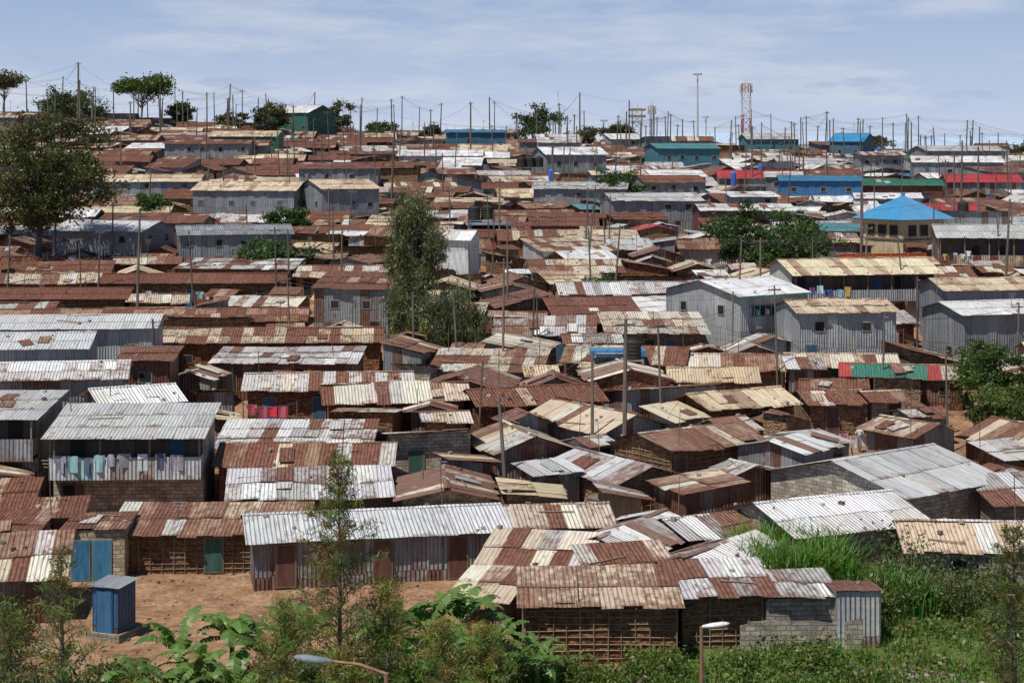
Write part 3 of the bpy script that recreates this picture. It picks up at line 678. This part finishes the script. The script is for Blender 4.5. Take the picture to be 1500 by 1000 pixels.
for (x,y,h_,w,b) in((17.8,76,3.0,2.8,(.09,.14,.055)),(19.6,74,2.3,2.4,(.09,.13,.045)),(21.8,74.5,1.6,2.6,(.09,.14,.04)),(16.2,73.3,1.5,2.2,(.09,.15,.04)),(-12,62,1.3,2.4,(.06,.11,.03)),(-8.7,62,1.6,2.8,(.06,.12,.03)),(0,66,1.3,2.6,(.09,.15,.035)),(2.5,65,1.1,2.4,(.09,.15,.035)),(-17.5,63,1.7,2.7,(.05,.09,.03)),(-15,64,1.1,2,(.07,.11,.03)),(24,73,2.0,2.8,(.09,.14,.045)),(14.6,77,1.8,2.2,(.08,.15,.035)),(-21,71,1.4,2.2,(.07,.11,.03)),(23.5,70,2.6,2.6,(.08,.12,.04)),(-19.8,66.5,1.6,2.4,(.06,.1,.03)),(6,66,1.0,2.2,(.09,.15,.03)),(20.5,71,1.5,2,(.09,.14,.04)),(4.5,64.5,.9,2.4,(.09,.15,.03)),(9,66.5,.8,2,(.1,.16,.04)),(11.5,67,.8,2.2,(.09,.15,.03))):
    shrub(x,y,h_,w,b)
def banana(x,y,H_,nl=9,s=1.):
    mb=MB(); mb.tube([(0,0,-.2),(.05,0,H_*.45),(0,.05,H_*.62)],[.16*s,.12*s,.07*s],7,PLN,(.14,.16,.05))
    a=R.uniform(0,6)
    for i in range(nl):
        a+=2.4+R.uniform(-.4,.4); L=R.uniform(1.6,2.4)*s; w=R.uniform(.24,.34)*s
        el=R.uniform(.5,1.35); p=Vector((0,0,H_*.6)); dh=Vector((math.cos(a),math.sin(a),0)); sd=Vector((-math.sin(a),math.cos(a),0))
        n=14; col=np.array((.11,.20,.045))*R.uniform(.6,1.2)
        if R.random()<.15: col=np.array((.26,.21,.08))
        bend=R.uniform(1.1,2.2); pts=[]
        for k in range(n+1):
            t=k/n; e=el-bend*t*t; p=p+(dh*math.cos(e)+Vector((0,0,math.sin(e))))*(L/n); pts.append((p.copy(),e))
        for k in range(n):
            t=k/n; t2=(k+1)/n
            if t<.12: continue
            prof=lambda q:w*max(.02,math.sin(math.pi*min(1,max(0,(q-.08)/.94)))**.55)
            for sg in(-1,1):
                r=R.uniform(.78,1.1); dr=R.uniform(.1,.55)
                (a0,e0),(b0,e1)=pts[k],pts[k+1]
                up=Vector((0,0,1))
                A=a0+sd*sg*prof(t)*r+up*(-prof(t)*dr); B=b0+sd*sg*prof(t2)*r+up*(-prof(t2)*dr)
                if R.random()<.5: B=B.lerp(A,.35)
                mb.poly([a0,b0,B,A],LEAF,tuple(col*R.uniform(.85,1.12)))
        mb.tube([q[0] for q in pts[::3]],[.03,.025,.018,.012,.006][:len(pts[::3])],3,LEAF,(.16,.22,.07),cap=False)
    return mb.build('banana_plant',(x,y,gz(x,y)))
for (x,y,h_,s) in((-12.4,63.5,2.9,1.05),(-10.6,64.5,3.1,1.1),(-9.0,63,2.8,1.),(-11.4,61.8,2.4,.95),(-13.6,62.4,2.1,.9),(-10,61,2.2,.95),(-3.2,64.5,4.0,1.15),(-2.0,65.8,3.7,1.1),(-.9,63.4,3.0,1.0),(-4.5,65.5,3.2,1.0),(-7.8,65.5,2.9,1.0),(-2.6,62,2.6,.95),(-.1,62.6,2.2,.9),(-8,61.5,2.2,.9),(.9,64,2.0,.8),(-12.0,60.5,2.0,.85)):
    banana(x,y,h_,s=s,nl=R.randint(9,13))
def blades(name,pts,hmin,hmax,wd,base,per,spread):
    mb=MB()
    for (x,y) in pts:
        z=gz(x,y)
        for k in range(per):
            bx=x+R.gauss(0,spread); by=y+R.gauss(0,spread); a=R.uniform(0,6.28); h_=R.uniform(hmin,hmax)
            dx,dy=math.cos(a),math.sin(a); l=h_*R.uniform(.15,.55); w=wd*R.uniform(.7,1.3)
            c=tuple(b*R.uniform(.6,1.35) for b in base); sx,sy=-dy*w,dx*w
            m=(bx+dx*l*.35,by+dy*l*.35,z+h_*.7)
            mb.poly([(bx-sx,by-sy,z-.05),(bx+sx,by+sy,z-.05),(m[0]+sx,m[1]+sy,m[2]),(m[0]-sx,m[1]-sy,m[2])],LEAF,c)
            mb.poly([(m[0]-sx,m[1]-sy,m[2]),(m[0]+sx,m[1]+sy,m[2]),(bx+dx*l,by+dy*l,z+h_*R.uniform(.8,1))],LEAF,c)
    return mb.build(name)
blades('tall_napier_grass',[(R.uniform(10.2,14.6),R.uniform(74.2,79.6)) for _ in range(75)],1.9,3.3,.035,(.10,.20,.035),42,.35)
blades('tall_napier_grass',[(R.uniform(14.2,18.5),R.uniform(73.5,76.5)) for _ in range(34)],1.1,2.1,.03,(.10,.19,.04),40,.35)
gp=[]
for _ in range(1900):
    x=R.uniform(-24,27); y=R.uniform(50,79)
    yard=(-24<x<-9.8 and 65.8<y<80)
    if yard and R.random()<.95: continue
    if y>67 and x<10 and not -7<x<0: continue
    if y>72 and -7<x<0: continue
    if any(abs(b[0]-x)<b[4]+.2 and abs(b[1]-y)<b[5]+.2 for b in foot[:30]): continue
    gp.append((x,y))
blades('grass',gp,.15,.6,.02,(.12,.20,.045),24,.4)
mb=MB()
for x,y in [(x,y) for x,y in gp if R.random()<.55]:
    m=60; k=R.uniform(.6,1.6); P=NR.normal(size=(m,3))*np.array([.35,.35,.2])*k+np.array([x,y,gz(x,y)+.3*k]); mb.leaves(P,.09,.6,lcol(m,[b*R.uniform(.6,1.4) for b in(.085,.155,.035)]))
mb.build('ground_weeds')
mb=MB()
for _ in range(2200):
    x=R.uniform(-26,28); y=R.uniform(66,100)
    if R.random()<.5: y=R.uniform(67,82)
    if x>4 and y<79: continue
    q=R.uniform(.03,.12)
    mb.box((x,y,gz(x,y)+q*.3),(q,q*R.uniform(.5,2),q*.6),PLN,jit(R.choice(((.3,.25,.2),(.2,.14,.1),(.4,.38,.35),(.1,.13,.2),(.35,.3,.25))),.3),rz=R.uniform(0,3))
for _ in range(150):
    x=15.5+R.gauss(0,1.2); y=66.3+R.gauss(0,.6); q=R.uniform(.05,.16)
    mb.box((x,y,gz(x,y)+q*.4),(q,q*R.uniform(.5,1.5),q*.7),PLN,jit(R.choice(((.38,.35,.32),(.3,.2,.16),(.35,.3,.26),(.25,.22,.2))),.3),rz=R.uniform(0,3))
mb.build('scattered_rubbish')
def stick_fence(x0,y0,x1,y1,h_=1.5):
    mb=MB(); L=math.hypot(x1-x0,y1-y0); n=int(L/.22)
    for k in range(n):
        t=k/n; x=x0+(x1-x0)*t; y=y0+(y1-y0)*t; z=gz(x,y); hh=h_*R.uniform(.75,1.2)
        mb.tube([(x,y,z-.2),(x+R.uniform(-.1,.1),y+R.uniform(-.05,.05),z+hh)],[.035,.025],4,PLN,jit((.2,.15,.11),.25))
    for q in(.5,.95): mb.tube([(x0,y0,gz(x0,y0)+h_*q),(x1,y1,gz(x1,y1)+h_*q)],[.03,.03],4,PLN,(.18,.13,.09))
    mb.build('stick_fence')
stick_fence(10.2,84,15,89.5,1.6); stick_fence(22.5,102,27,112,1.5); stick_fence(-9.5,70,-5,72.5,1.1)
# ------------------------------------------------------------------ poles
poles=[]
def pole(x,y,h_,r=.1,lean=(0,0),arm=1,col=(.15,.125,.10),wire=True):
    mb=MB(); mb.tube([(0,0,-.5),(lean[0]*.5,lean[1]*.5,h_*.5),(lean[0],lean[1],h_)],[r*1.15,r,r*.75],7,PLN,jit(col,.25))
    a=R.uniform(-.5,.5); d=Vector((math.cos(a),math.sin(a),0)); T=Vector((lean[0],lean[1],h_))
    for k in range(arm):
        c=T-Vector((0,0,.35+.6*k)); L=R.uniform(.4,.65)
        mb.box(c,(2*L,.08,.09),PLN,(.14,.11,.09),rz=a)
        for s in(-.9,0,.9): mb.tube([c+d*L*s,c+d*L*s+Vector((0,0,.18))],[.035,.03],5,PLN,(.4,.38,.35))
    if arm==0: mb.tube([T-Vector((0,0,.3)),T-Vector((0,0,.3))+d*.25],[.03,.02],4,PLN,(.3,.3,.3))
    mb.build('utility_pole',(x,y,gz(x,y)))
    if wire: poles.append(Vector((x+lean[0],y+lean[1],gz(x,y)+h_-.25)))
for (x,y,h_,r,ln,arm) in((6.5,99,9.3,.13,(.1,0),1),(4.75,101,7.0,.10,(0,0),0),(-.25,92,6.3,.11,(-.45,0),0),(-.7,128,9.5,.09,(.1,0),1),(-.4,150,10,.09,(0,0),0),
    (-33,150,11,.12,(.3,0),1),(-50,193,9.5,.13,(0,0),1),(-92,362,15,.2,(0,0),1),(-18,255,12,.14,(.4,0),1),(-8,330,12.5,.18,(0,0),1),(14.5,365,14,.17,(0,0),0),
    (-68,270,8,.14,(0,0),1),(8.6,200,8.5,.11,(.3,0),1),(-1.5,205,9,.11,(0,0),1),(39,190,12,.12,(0,0),0),(38,270,12,.12,(0,0),1),(33,160,8.5,.1,(.3,0),1),(36,176,10,.12,(0,0),1),
    (23,158,7.5,.1,(0,0),1),(56,205,13,.13,(0,0),0),(61,232,12,.14,(.2,0),0),(48.5,168,10,.12,(.5,0),1),(-22,205,8,.11,(0,0),1),(17,132,6.5,.08,(.1,0),0),(26,120,6.5,.08,(.2,0),0),(57,220,11,.13,(0,0),1)):
    pole(x,y,h_,r,ln,arm)
def freep(x,y):
    for b in foot:
        dx,dy=x-b[0],y-b[1]
        if abs(dx*b[2]+dy*b[3])<b[4] and abs(-dx*b[3]+dy*b[2])<b[5]: return False
    return True
def scat(n,y0,y1,h0,h1,r0=.08,r1=.12,u0=-.31,u1=.31):
    k=0;t=0
    while k<n and t<n*40:
        t+=1; y=R.uniform(y0,y1); x=R.uniform(u0,u1)*y
        if not freep(x,y): continue
        pole(x,y,R.uniform(h0,h1)+(R.uniform(0,2.5) if R.random()<.2 else 0),R.uniform(r0,r1),(R.gauss(0,.3),0),R.choice((0,0,0,1,1)),col=(.12,.105,.09)); k+=1
scat(140,330,392,6.5,11.5,.11,.16); scat(85,240,330,6.5,9.5,.09,.12); scat(42,150,240,6,8.5,.07,.1); scat(14,100,150,5,7,.06,.09)
mb=MB(); done=set()
for i,p in enumerate(poles):
    ds=sorted((( (p-q).length,j) for j,q in enumerate(poles) if j!=i))[:3]
    for d,j in ds:
        if d>38 or (min(i,j),max(i,j)) in done: continue
        done.add((min(i,j),max(i,j))); q=poles[j]
        for w in range(2):
            o=Vector((R.uniform(-.3,.3),0,-.25*w)); sg=d*R.uniform(.01,.03)
            pts=[(p+o).lerp(q+o,t/8)-Vector((0,0,sg*4*(t/8)*(1-t/8))) for t in range(9)]
            r=.008+.00001*p.y; mb.tube(pts,[r]*9,3,PLN,(.04,.04,.04),cap=False)
mb.build('power_lines')
# ------------------------------------------------------------------ towers
def lattice(name,x,y,H_,w0,w1,bands,plat=0,ants=6):
    mb=MB(); n=max(6,int(H_/1.6))
    def wid(z): return w0+(w1-w0)*max(0,z)/H_
    for k in range(n):
        za=H_*k/n; zb=H_*(k+1)/n; c=bands[int(k/n*6)%len(bands)]
        A=[Vector((sx*wid(za)/2,sy*wid(za)/2,za)) for sx,sy in((-1,-1),(1,-1),(1,1),(-1,1))]
        B=[Vector((sx*wid(zb)/2,sy*wid(zb)/2,zb)) for sx,sy in((-1,-1),(1,-1),(1,1),(-1,1))]
        for i in range(4):
            j=(i+1)%4
            mb.tube([A[i]-(Vector((0,0,1)) if k==0 else Vector()),B[i]],[.09,.09],4,PLN,c,cap=False)
            mb.tube([A[i],B[j]],[.05,.05],3,PLN,c,cap=False); mb.tube([A[j],B[i]],[.05,.05],3,PLN,c,cap=False)
            mb.tube([B[i],B[j]],[.05,.05],3,PLN,c,cap=False)
    for p in range(plat):
        z=H_-.3-p*1.6; ww=w1+1.6
        for sx in(-1,1):
            mb.box((sx*ww/2,0,z),(.08,ww,.5),PLN,(.25,.2,.16)); mb.box((0,sx*ww/2,z),(ww,.08,.5),PLN,(.25,.2,.16))
    for k in range(ants):
        a=k*2*math.pi/ants; r=w1/2+.5
        mb.box((math.cos(a)*r,math.sin(a)*r,H_-1.2),(.3,.16,2.0),PLN,(.6,.6,.6),rz=a); mb.tube([(math.cos(a)*w1*.4,math.sin(a)*w1*.4,H_-1.2),(math.cos(a)*r,math.sin(a)*r,H_-1.2)],[.05,.05],3,PLN,(.5,.5,.5))
    for k in range(3): mb.tube([(R.uniform(-.4,.4),R.uniform(-.4,.4),H_-.5),(R.uniform(-.4,.4),0,H_+R.uniform(.8,1.6))],[.04,.03],4,PLN,(.6,.6,.6))
    mb.build(name,(x,y,gz(x,y)))
RD,WH,GY=(.38,.06,.05),(.6,.6,.6),(.35,.35,.36)
lattice('telecom_tower',57.6,420,19,2.2,2.0,[RD,WH,RD,WH,(.5,.5,.52)],plat=0,ants=12)
lattice('floodlight_tower',30.6,418,12,2.0,2.4,[GY],plat=2,ants=0)
lattice('telecom_tower',34.4,420,13,1.0,.8,[GY],plat=0,ants=9)
def mast(x,y,H_,n=8,r=.9):
    mb=MB(); mb.tube([(0,0,-1),(0,0,H_*.5),(0,0,H_)],[.28,.2,.13],8,PLN,(.45,.46,.47))
    mb.tube([(r*math.cos(a*math.pi/4),r*math.sin(a*math.pi/4),H_-.1) for a in range(9)],[.06]*9,4,PLN,(.4,.4,.4))
    for k in range(n):
        a=k*2*math.pi/n; mb.tube([(0,0,H_-.1),(r*math.cos(a),r*math.sin(a),H_-.1)],[.04,.04],4,PLN,(.4,.4,.4)); mb.box((r*math.cos(a),r*math.sin(a),H_+.05),(.35,.45,.35),PLN,(.5,.5,.48),rz=a)
    mb.build('floodlight_mast',(x,y,gz(x,y)))
mast(43.5,400,19.5); mast(50,440,12,6,.6); mast(21.5,400,8,8,.7)
mb=MB(); mb.tube([(0,0,-1),(0,0,15)],[.1,.05],6,PLN,(.5,.5,.5)); mb.box((0,0,14.2),(.2,.2,1.2),PLN,(.5,.5,.5)); mb.build('antenna_mast',(10.8,400,gz(10.8,400)))
# ------------------------------------------------------------------ water tanks
def tank(x,y,z,r=.65,h_=1.4,col=(.012,.012,.013),name='water_tank'):
    mb=MB(); pr=[(0,r*.98)]
    for k in range(1,9): pr.append((h_*.8*k/9,r*(1 if k%2 else .94)))
    pr+=[(h_*.8,r*.98),(h_*.93,r*.65),(h_*.95,r*.3),(h_,r*.3),(h_+.01,.01)]
    mb.tube([(0,0,a) for a,b in pr],[b for a,b in pr],16,PLN,col)
    mb.build(name,(x,y,z))
def tankstand(x,y,hs,col=(.012,.012,.013),deck=None,r=.65,h_=1.4):
    mb=MB(); z=gz(x,y)
    for sx in(-1,1):
        for sy in(-1,1): mb.box((sx*r*.9,sy*r*.9,hs/2-.2),(.1,.1,hs+.4),PLN,(.2,.17,.14))
    mb.box((0,0,hs+.05),(2.4*r,2.4*r,.1),PLN,deck or (.2,.17,.14))
    mb.build('tank_stand',(x,y,z)); tank(x,y,z+hs+.1,r,h_,col)
tankstand(8.6,122,2.9,r=.65,h_=1.5); tankstand(-4.7,212,3.2,r=.8,h_=1.8); tankstand(-3.1,213,3.2,r=.8,h_=1.8)
for (x,y) in((1.6,292),(3.1,292.5),(4.6,293)): tankstand(x,y,3.2,r=.8,h_=1.9)
tankstand(55.5,210,4.4,r=.7,h_=1.5); tankstand(-1.2,96,.1,col=(.05,.06,.07),r=.6,h_=1.1); tankstand(4.8,92,.05,col=(.16,.12,.1),r=.8,h_=.9)
def kiosk(x,y,w,t):
    mb=MB(); mb.box((0,0,3.1),(w,2.2,t),PLN,(.05,.2,.38)); mb.box((0,-1.13,3.13),(w*.8,.04,.12),PLN,(.4,.42,.45))
    for sx in(-1,1):
        for sy in(-1,1): mb.box((sx*w*.45,sy*.9,1.4),(.14,.14,3.),PLN,(.3,.3,.3))
    mb.build('blue_water_kiosk',(x,y,gz(x,y)))
kiosk(7.7,124.5,4.0,.42); kiosk(-2.8,209,5,.3)
for (x,y) in((14,262),(15.9,261),(40.5,278),(71,330),(6,262),(34,262)):
    mb=MB(); mb.tube([(0,0,-.5),(0,0,5.2),(0,0,5.5)],[.42,.42,.2],10,PLN,(.03,.14,.5)); mb.box((0,0,3),(.95,.95,.12),PLN,(.03,.1,.35)); mb.build('blue_vent_stack',(x,y,gz(x,y)))
# ------------------------------------------------------------------ street lamps
def streetlamp(x,y,top,arm,head=(.32,.33,.35)):
    mb=MB(); g=gz(x,y); H_=top-g
    mb.tube([(0,0,-.3),(0,0,H_*.5),(0,0,H_)],[.09,.075,.05],10,PLN,(.25,.13,.08))
    s=1 if arm>0 else -1; L=abs(arm)
    mb.tube([(0,0,H_-.02),(s*L*.5,0,H_+.16*L),(s*L,0,H_+.22*L)],[.04,.035,.03],8,PLN,(.3,.15,.09))
    pr=[(0,.05,.04),(.1,.075,.055),(.3,.11,.07),(.55,.13,.075),(.72,.09,.05),(.8,.02,.02)]; rings=[]
    for d,w,t in pr:
        rings.append([Vector((s*(L+d),w*math.cos(k*math.pi/5),H_+.22*L+.12*d+t*math.sin(k*math.pi/5))) for k in range(10)])
    for i in range(len(rings)-1):
        for k in range(10):
            mb.poly([rings[i][k],rings[i][(k+1)%10],rings[i+1][(k+1)%10],rings[i+1][k]],PLN,head if k<5 else (.6,.62,.62))
    mb.build('street_lamp',(x,y,g),smooth=False)
streetlamp(-2.65,36,-10.95,-1.15,head=(.16,.2,.24)); streetlamp(5.55,50,-13.85,.02,head=(.6,.62,.64))
# ------------------------------------------------------------------ laundry
clothesline(-34.6,160.0,-30.6,160.4,2.3,cols=[(.6,.6,.62),(.3,.05,.3),(.05,.1,.3),(.08,.3,.25),(.6,.2,.3)],fill=1)
clothesline(-19,128.8,-13.5,129.2,1.9); clothesline(5.6,96.5,6.9,96.6,1.9,cols=[(.65,.5,.02)],fill=1)
clothesline(12.5,162.5,14.6,162.8,2.2,cols=[(.2,.5,.5),(.5,.55,.55)],fill=1); clothesline(-17.2,109.2,-13.8,109.5,2.4,cols=[(.6,.03,.05),(.5,.06,.06),(.5,.1,.15)],fill=1)
clothesline(19.5,103,22,103.6,1.9); clothesline(-24,72.8,-22,73.5,1.8)
for _ in range(34):
    for t in range(20):
        y=R.uniform(95,260); x=R.uniform(-.29,.29)*y
        if freep(x,y): clothesline(x,y,x+R.uniform(2.5,4.5),y+R.uniform(-.4,.4),2.1,fill=.85); break
# ------------------------------------------------------------------ people
def person(x,y,face,shirt,pants,skin=(.07,.035,.022),stride=.25,s=1.0):
    V=[];E=[];Rr=[]
    def a(p,r,par=None):
        V.append(p);Rr.append(r)
        if par is not None: E.append((par,len(V)-1))
        return len(V)-1
    pel=a((0,0,.95),.145); sp1=a((0,0,1.12),.125,pel); ch_=a((0,0,1.32),.155,sp1); nk=a((0,0,1.47),.06,ch_); hd=a((0,-.01,1.56),.075,nk); h2=a((0,-.01,1.64),.095,hd); h3=a((0,0,1.71),.07,h2)
    a((0,-.1,1.6),.018,hd)
    for sx in(-1,1):
        k=sx*stride
        hp=a((sx*.09,0,.9),.09,pel); kn=a((sx*.1,-k*.5-.02,.5),.06,hp); an=a((sx*.1,-k+.03,.09),.04,kn); a((sx*.1,-k-.12,.035),.035,an)
        sh=a((sx*.19,0,1.39),.06,ch_); el=a((sx*.25,k*.4+.03,1.12),.042,sh); wr=a((sx*.26,k*.8-.06,.88),.028,el); pm=a((sx*.26,k*.85-.08,.81),.03,wr)
        for f in range(4):
            f1=a((sx*.26+sx*.004,k*.85-.11+f*.02,.75+.004*f),.009,pm); a((sx*.25,k*.85-.115+f*.02,.71+.006*abs(f-1)),.008,f1)
        th=a((sx*.24,k*.85-.125,.79),.01,pm); a((sx*.235,k*.85-.14,.75),.009,th)
    me=bpy.data.meshes.new('tmp'); me.from_pydata(V,E,[]); o=bpy.data.objects.new('tmp',me); scn.collection.objects.link(o)
    bpy.context.view_layer.objects.active=o
    md=o.modifiers.new('s','SKIN'); 
    for i,r in enumerate(Rr): me.skin_vertices[0].data[i].radius=(r,r*.85)
    me.skin_vertices[0].data[0].use_root=True
    sb=o.modifiers.new('b','SUBSURF'); sb.levels=1; sb.render_levels=1
    dg=bpy.context.evaluated_depsgraph_get(); ev=bpy.data.meshes.new_from_object(o.evaluated_get(dg)); bpy.data.objects.remove(o)
    ev.materials.clear()
    for c in(skin,shirt,pants,(.01,.01,.01)):
        m,nt,b=newmat('cloth_skin'); b.inputs['Base Color'].default_value=(*c,1); b.inputs['Roughness'].default_value=.8; ev.materials.append(m)
    for p in ev.polygons:
        c=p.center; i=0
        if c.z<.07: i=3
        elif c.z<.98 and abs(c.x)<.21: i=2
        elif c.z<1.46 and not(abs(c.x)>.2 and c.z<1.15): i=1
        elif c.z>1.66 or (c.z>1.54 and c.y>.03): i=3
        p.material_index=i; p.use_smooth=True
    ev.name='person'; ob=bpy.data.objects.new('person',ev); scn.collection.objects.link(ob)
    ob.location=(x,y,gz(x,y)); ob.rotation_euler=(0,0,face); ob.scale=(s,s,s)
person(20.6,104.2,.4,(.55,.03,.03),(.03,.03,.06)); person(21.6,106,2.6,(.5,.5,.5),(.05,.05,.1),stride=.15)
person(24.6,98,-.5,(.08,.12,.3),(.03,.03,.03))
# ------------------------------------------------------------------ world, sun, camera
w=bpy.data.worlds.new('World'); scn.world=w; w.use_nodes=True; nt=w.node_tree; bg=nt.nodes['Background']
EL=63
sunv=Vector((-.42,-.5,0)).normalized()*math.cos(rad(EL))+Vector((0,0,math.sin(rad(EL))))
sky=N(nt,'ShaderNodeTexSky',sky_type='NISHITA'); sky.sun_disc=False; sky.sun_elevation=rad(EL); sky.sun_rotation=math.atan2(sunv.x,sunv.y); sky.altitude=1700; sky.air_density=1; sky.dust_density=1.0
tc=N(nt,'ShaderNodeTexCoord').outputs['Generated']; sx=N(nt,'ShaderNodeSeparateXYZ'); LK(nt,tc,sx.inputs[0])
haze=mr(nt,sx.outputs[2],0.02,.22,1.0,.0)
hc=ramp(nt,sx.outputs[2],[(0,(.60,.69,.84)),(.04,(.50,.60,.82)),(.10,(.38,.50,.80)),(.3,(.2,.35,.7))])
hcs=mixc(nt,1,hc,(12.5,12.5,12.5),'MULTIPLY')
c=mixc(nt,haze,sky.outputs[0],hcs)
n1=noisen(nt,mapn(nt,tc,(16,16,70)),1,6,.6); n2=noisen(nt,mapn(nt,tc,(6,6,34)),1,6,.62)
c=mixc(nt,math_(nt,'MULTIPLY',mr(nt,n2,.46,.64,0,.75),haze),c,(9.0,9.5,10.4))
c=mixc(nt,math_(nt,'MULTIPLY',math_(nt,'MULTIPLY',mr(nt,n1,.57,.66,0,.7),mr(nt,sx.outputs[2],.015,.04)),haze),c,(5.2,6.3,8.6))
LK(nt,c,bg.inputs[0]); bg.inputs[1].default_value=.075
sd=bpy.data.lights.new('sun','SUN'); sd.energy=5.0; sd.angle=rad(.5); sd.color=(1,.95,.87)
so=bpy.data.objects.new('sun',sd); so.rotation_euler=(-sunv).to_track_quat('-Z','Y').to_euler(); scn.collection.objects.link(so)
cd=bpy.data.cameras.new('camera'); cam=bpy.data.objects.new('camera',cd); scn.collection.objects.link(cam)
cam.location=(0,0,0); cam.rotation_euler=(rad(90),0,0); cd.lens=60; cd.sensor_width=36; cd.shift_y=-.1833; cd.clip_end=12000; cd.clip_start=.5
scn.camera=cam
scn.view_settings.view_transform='Standard'; scn.view_settings.look='None'; scn.view_settings.exposure=0
print('houses',NH)
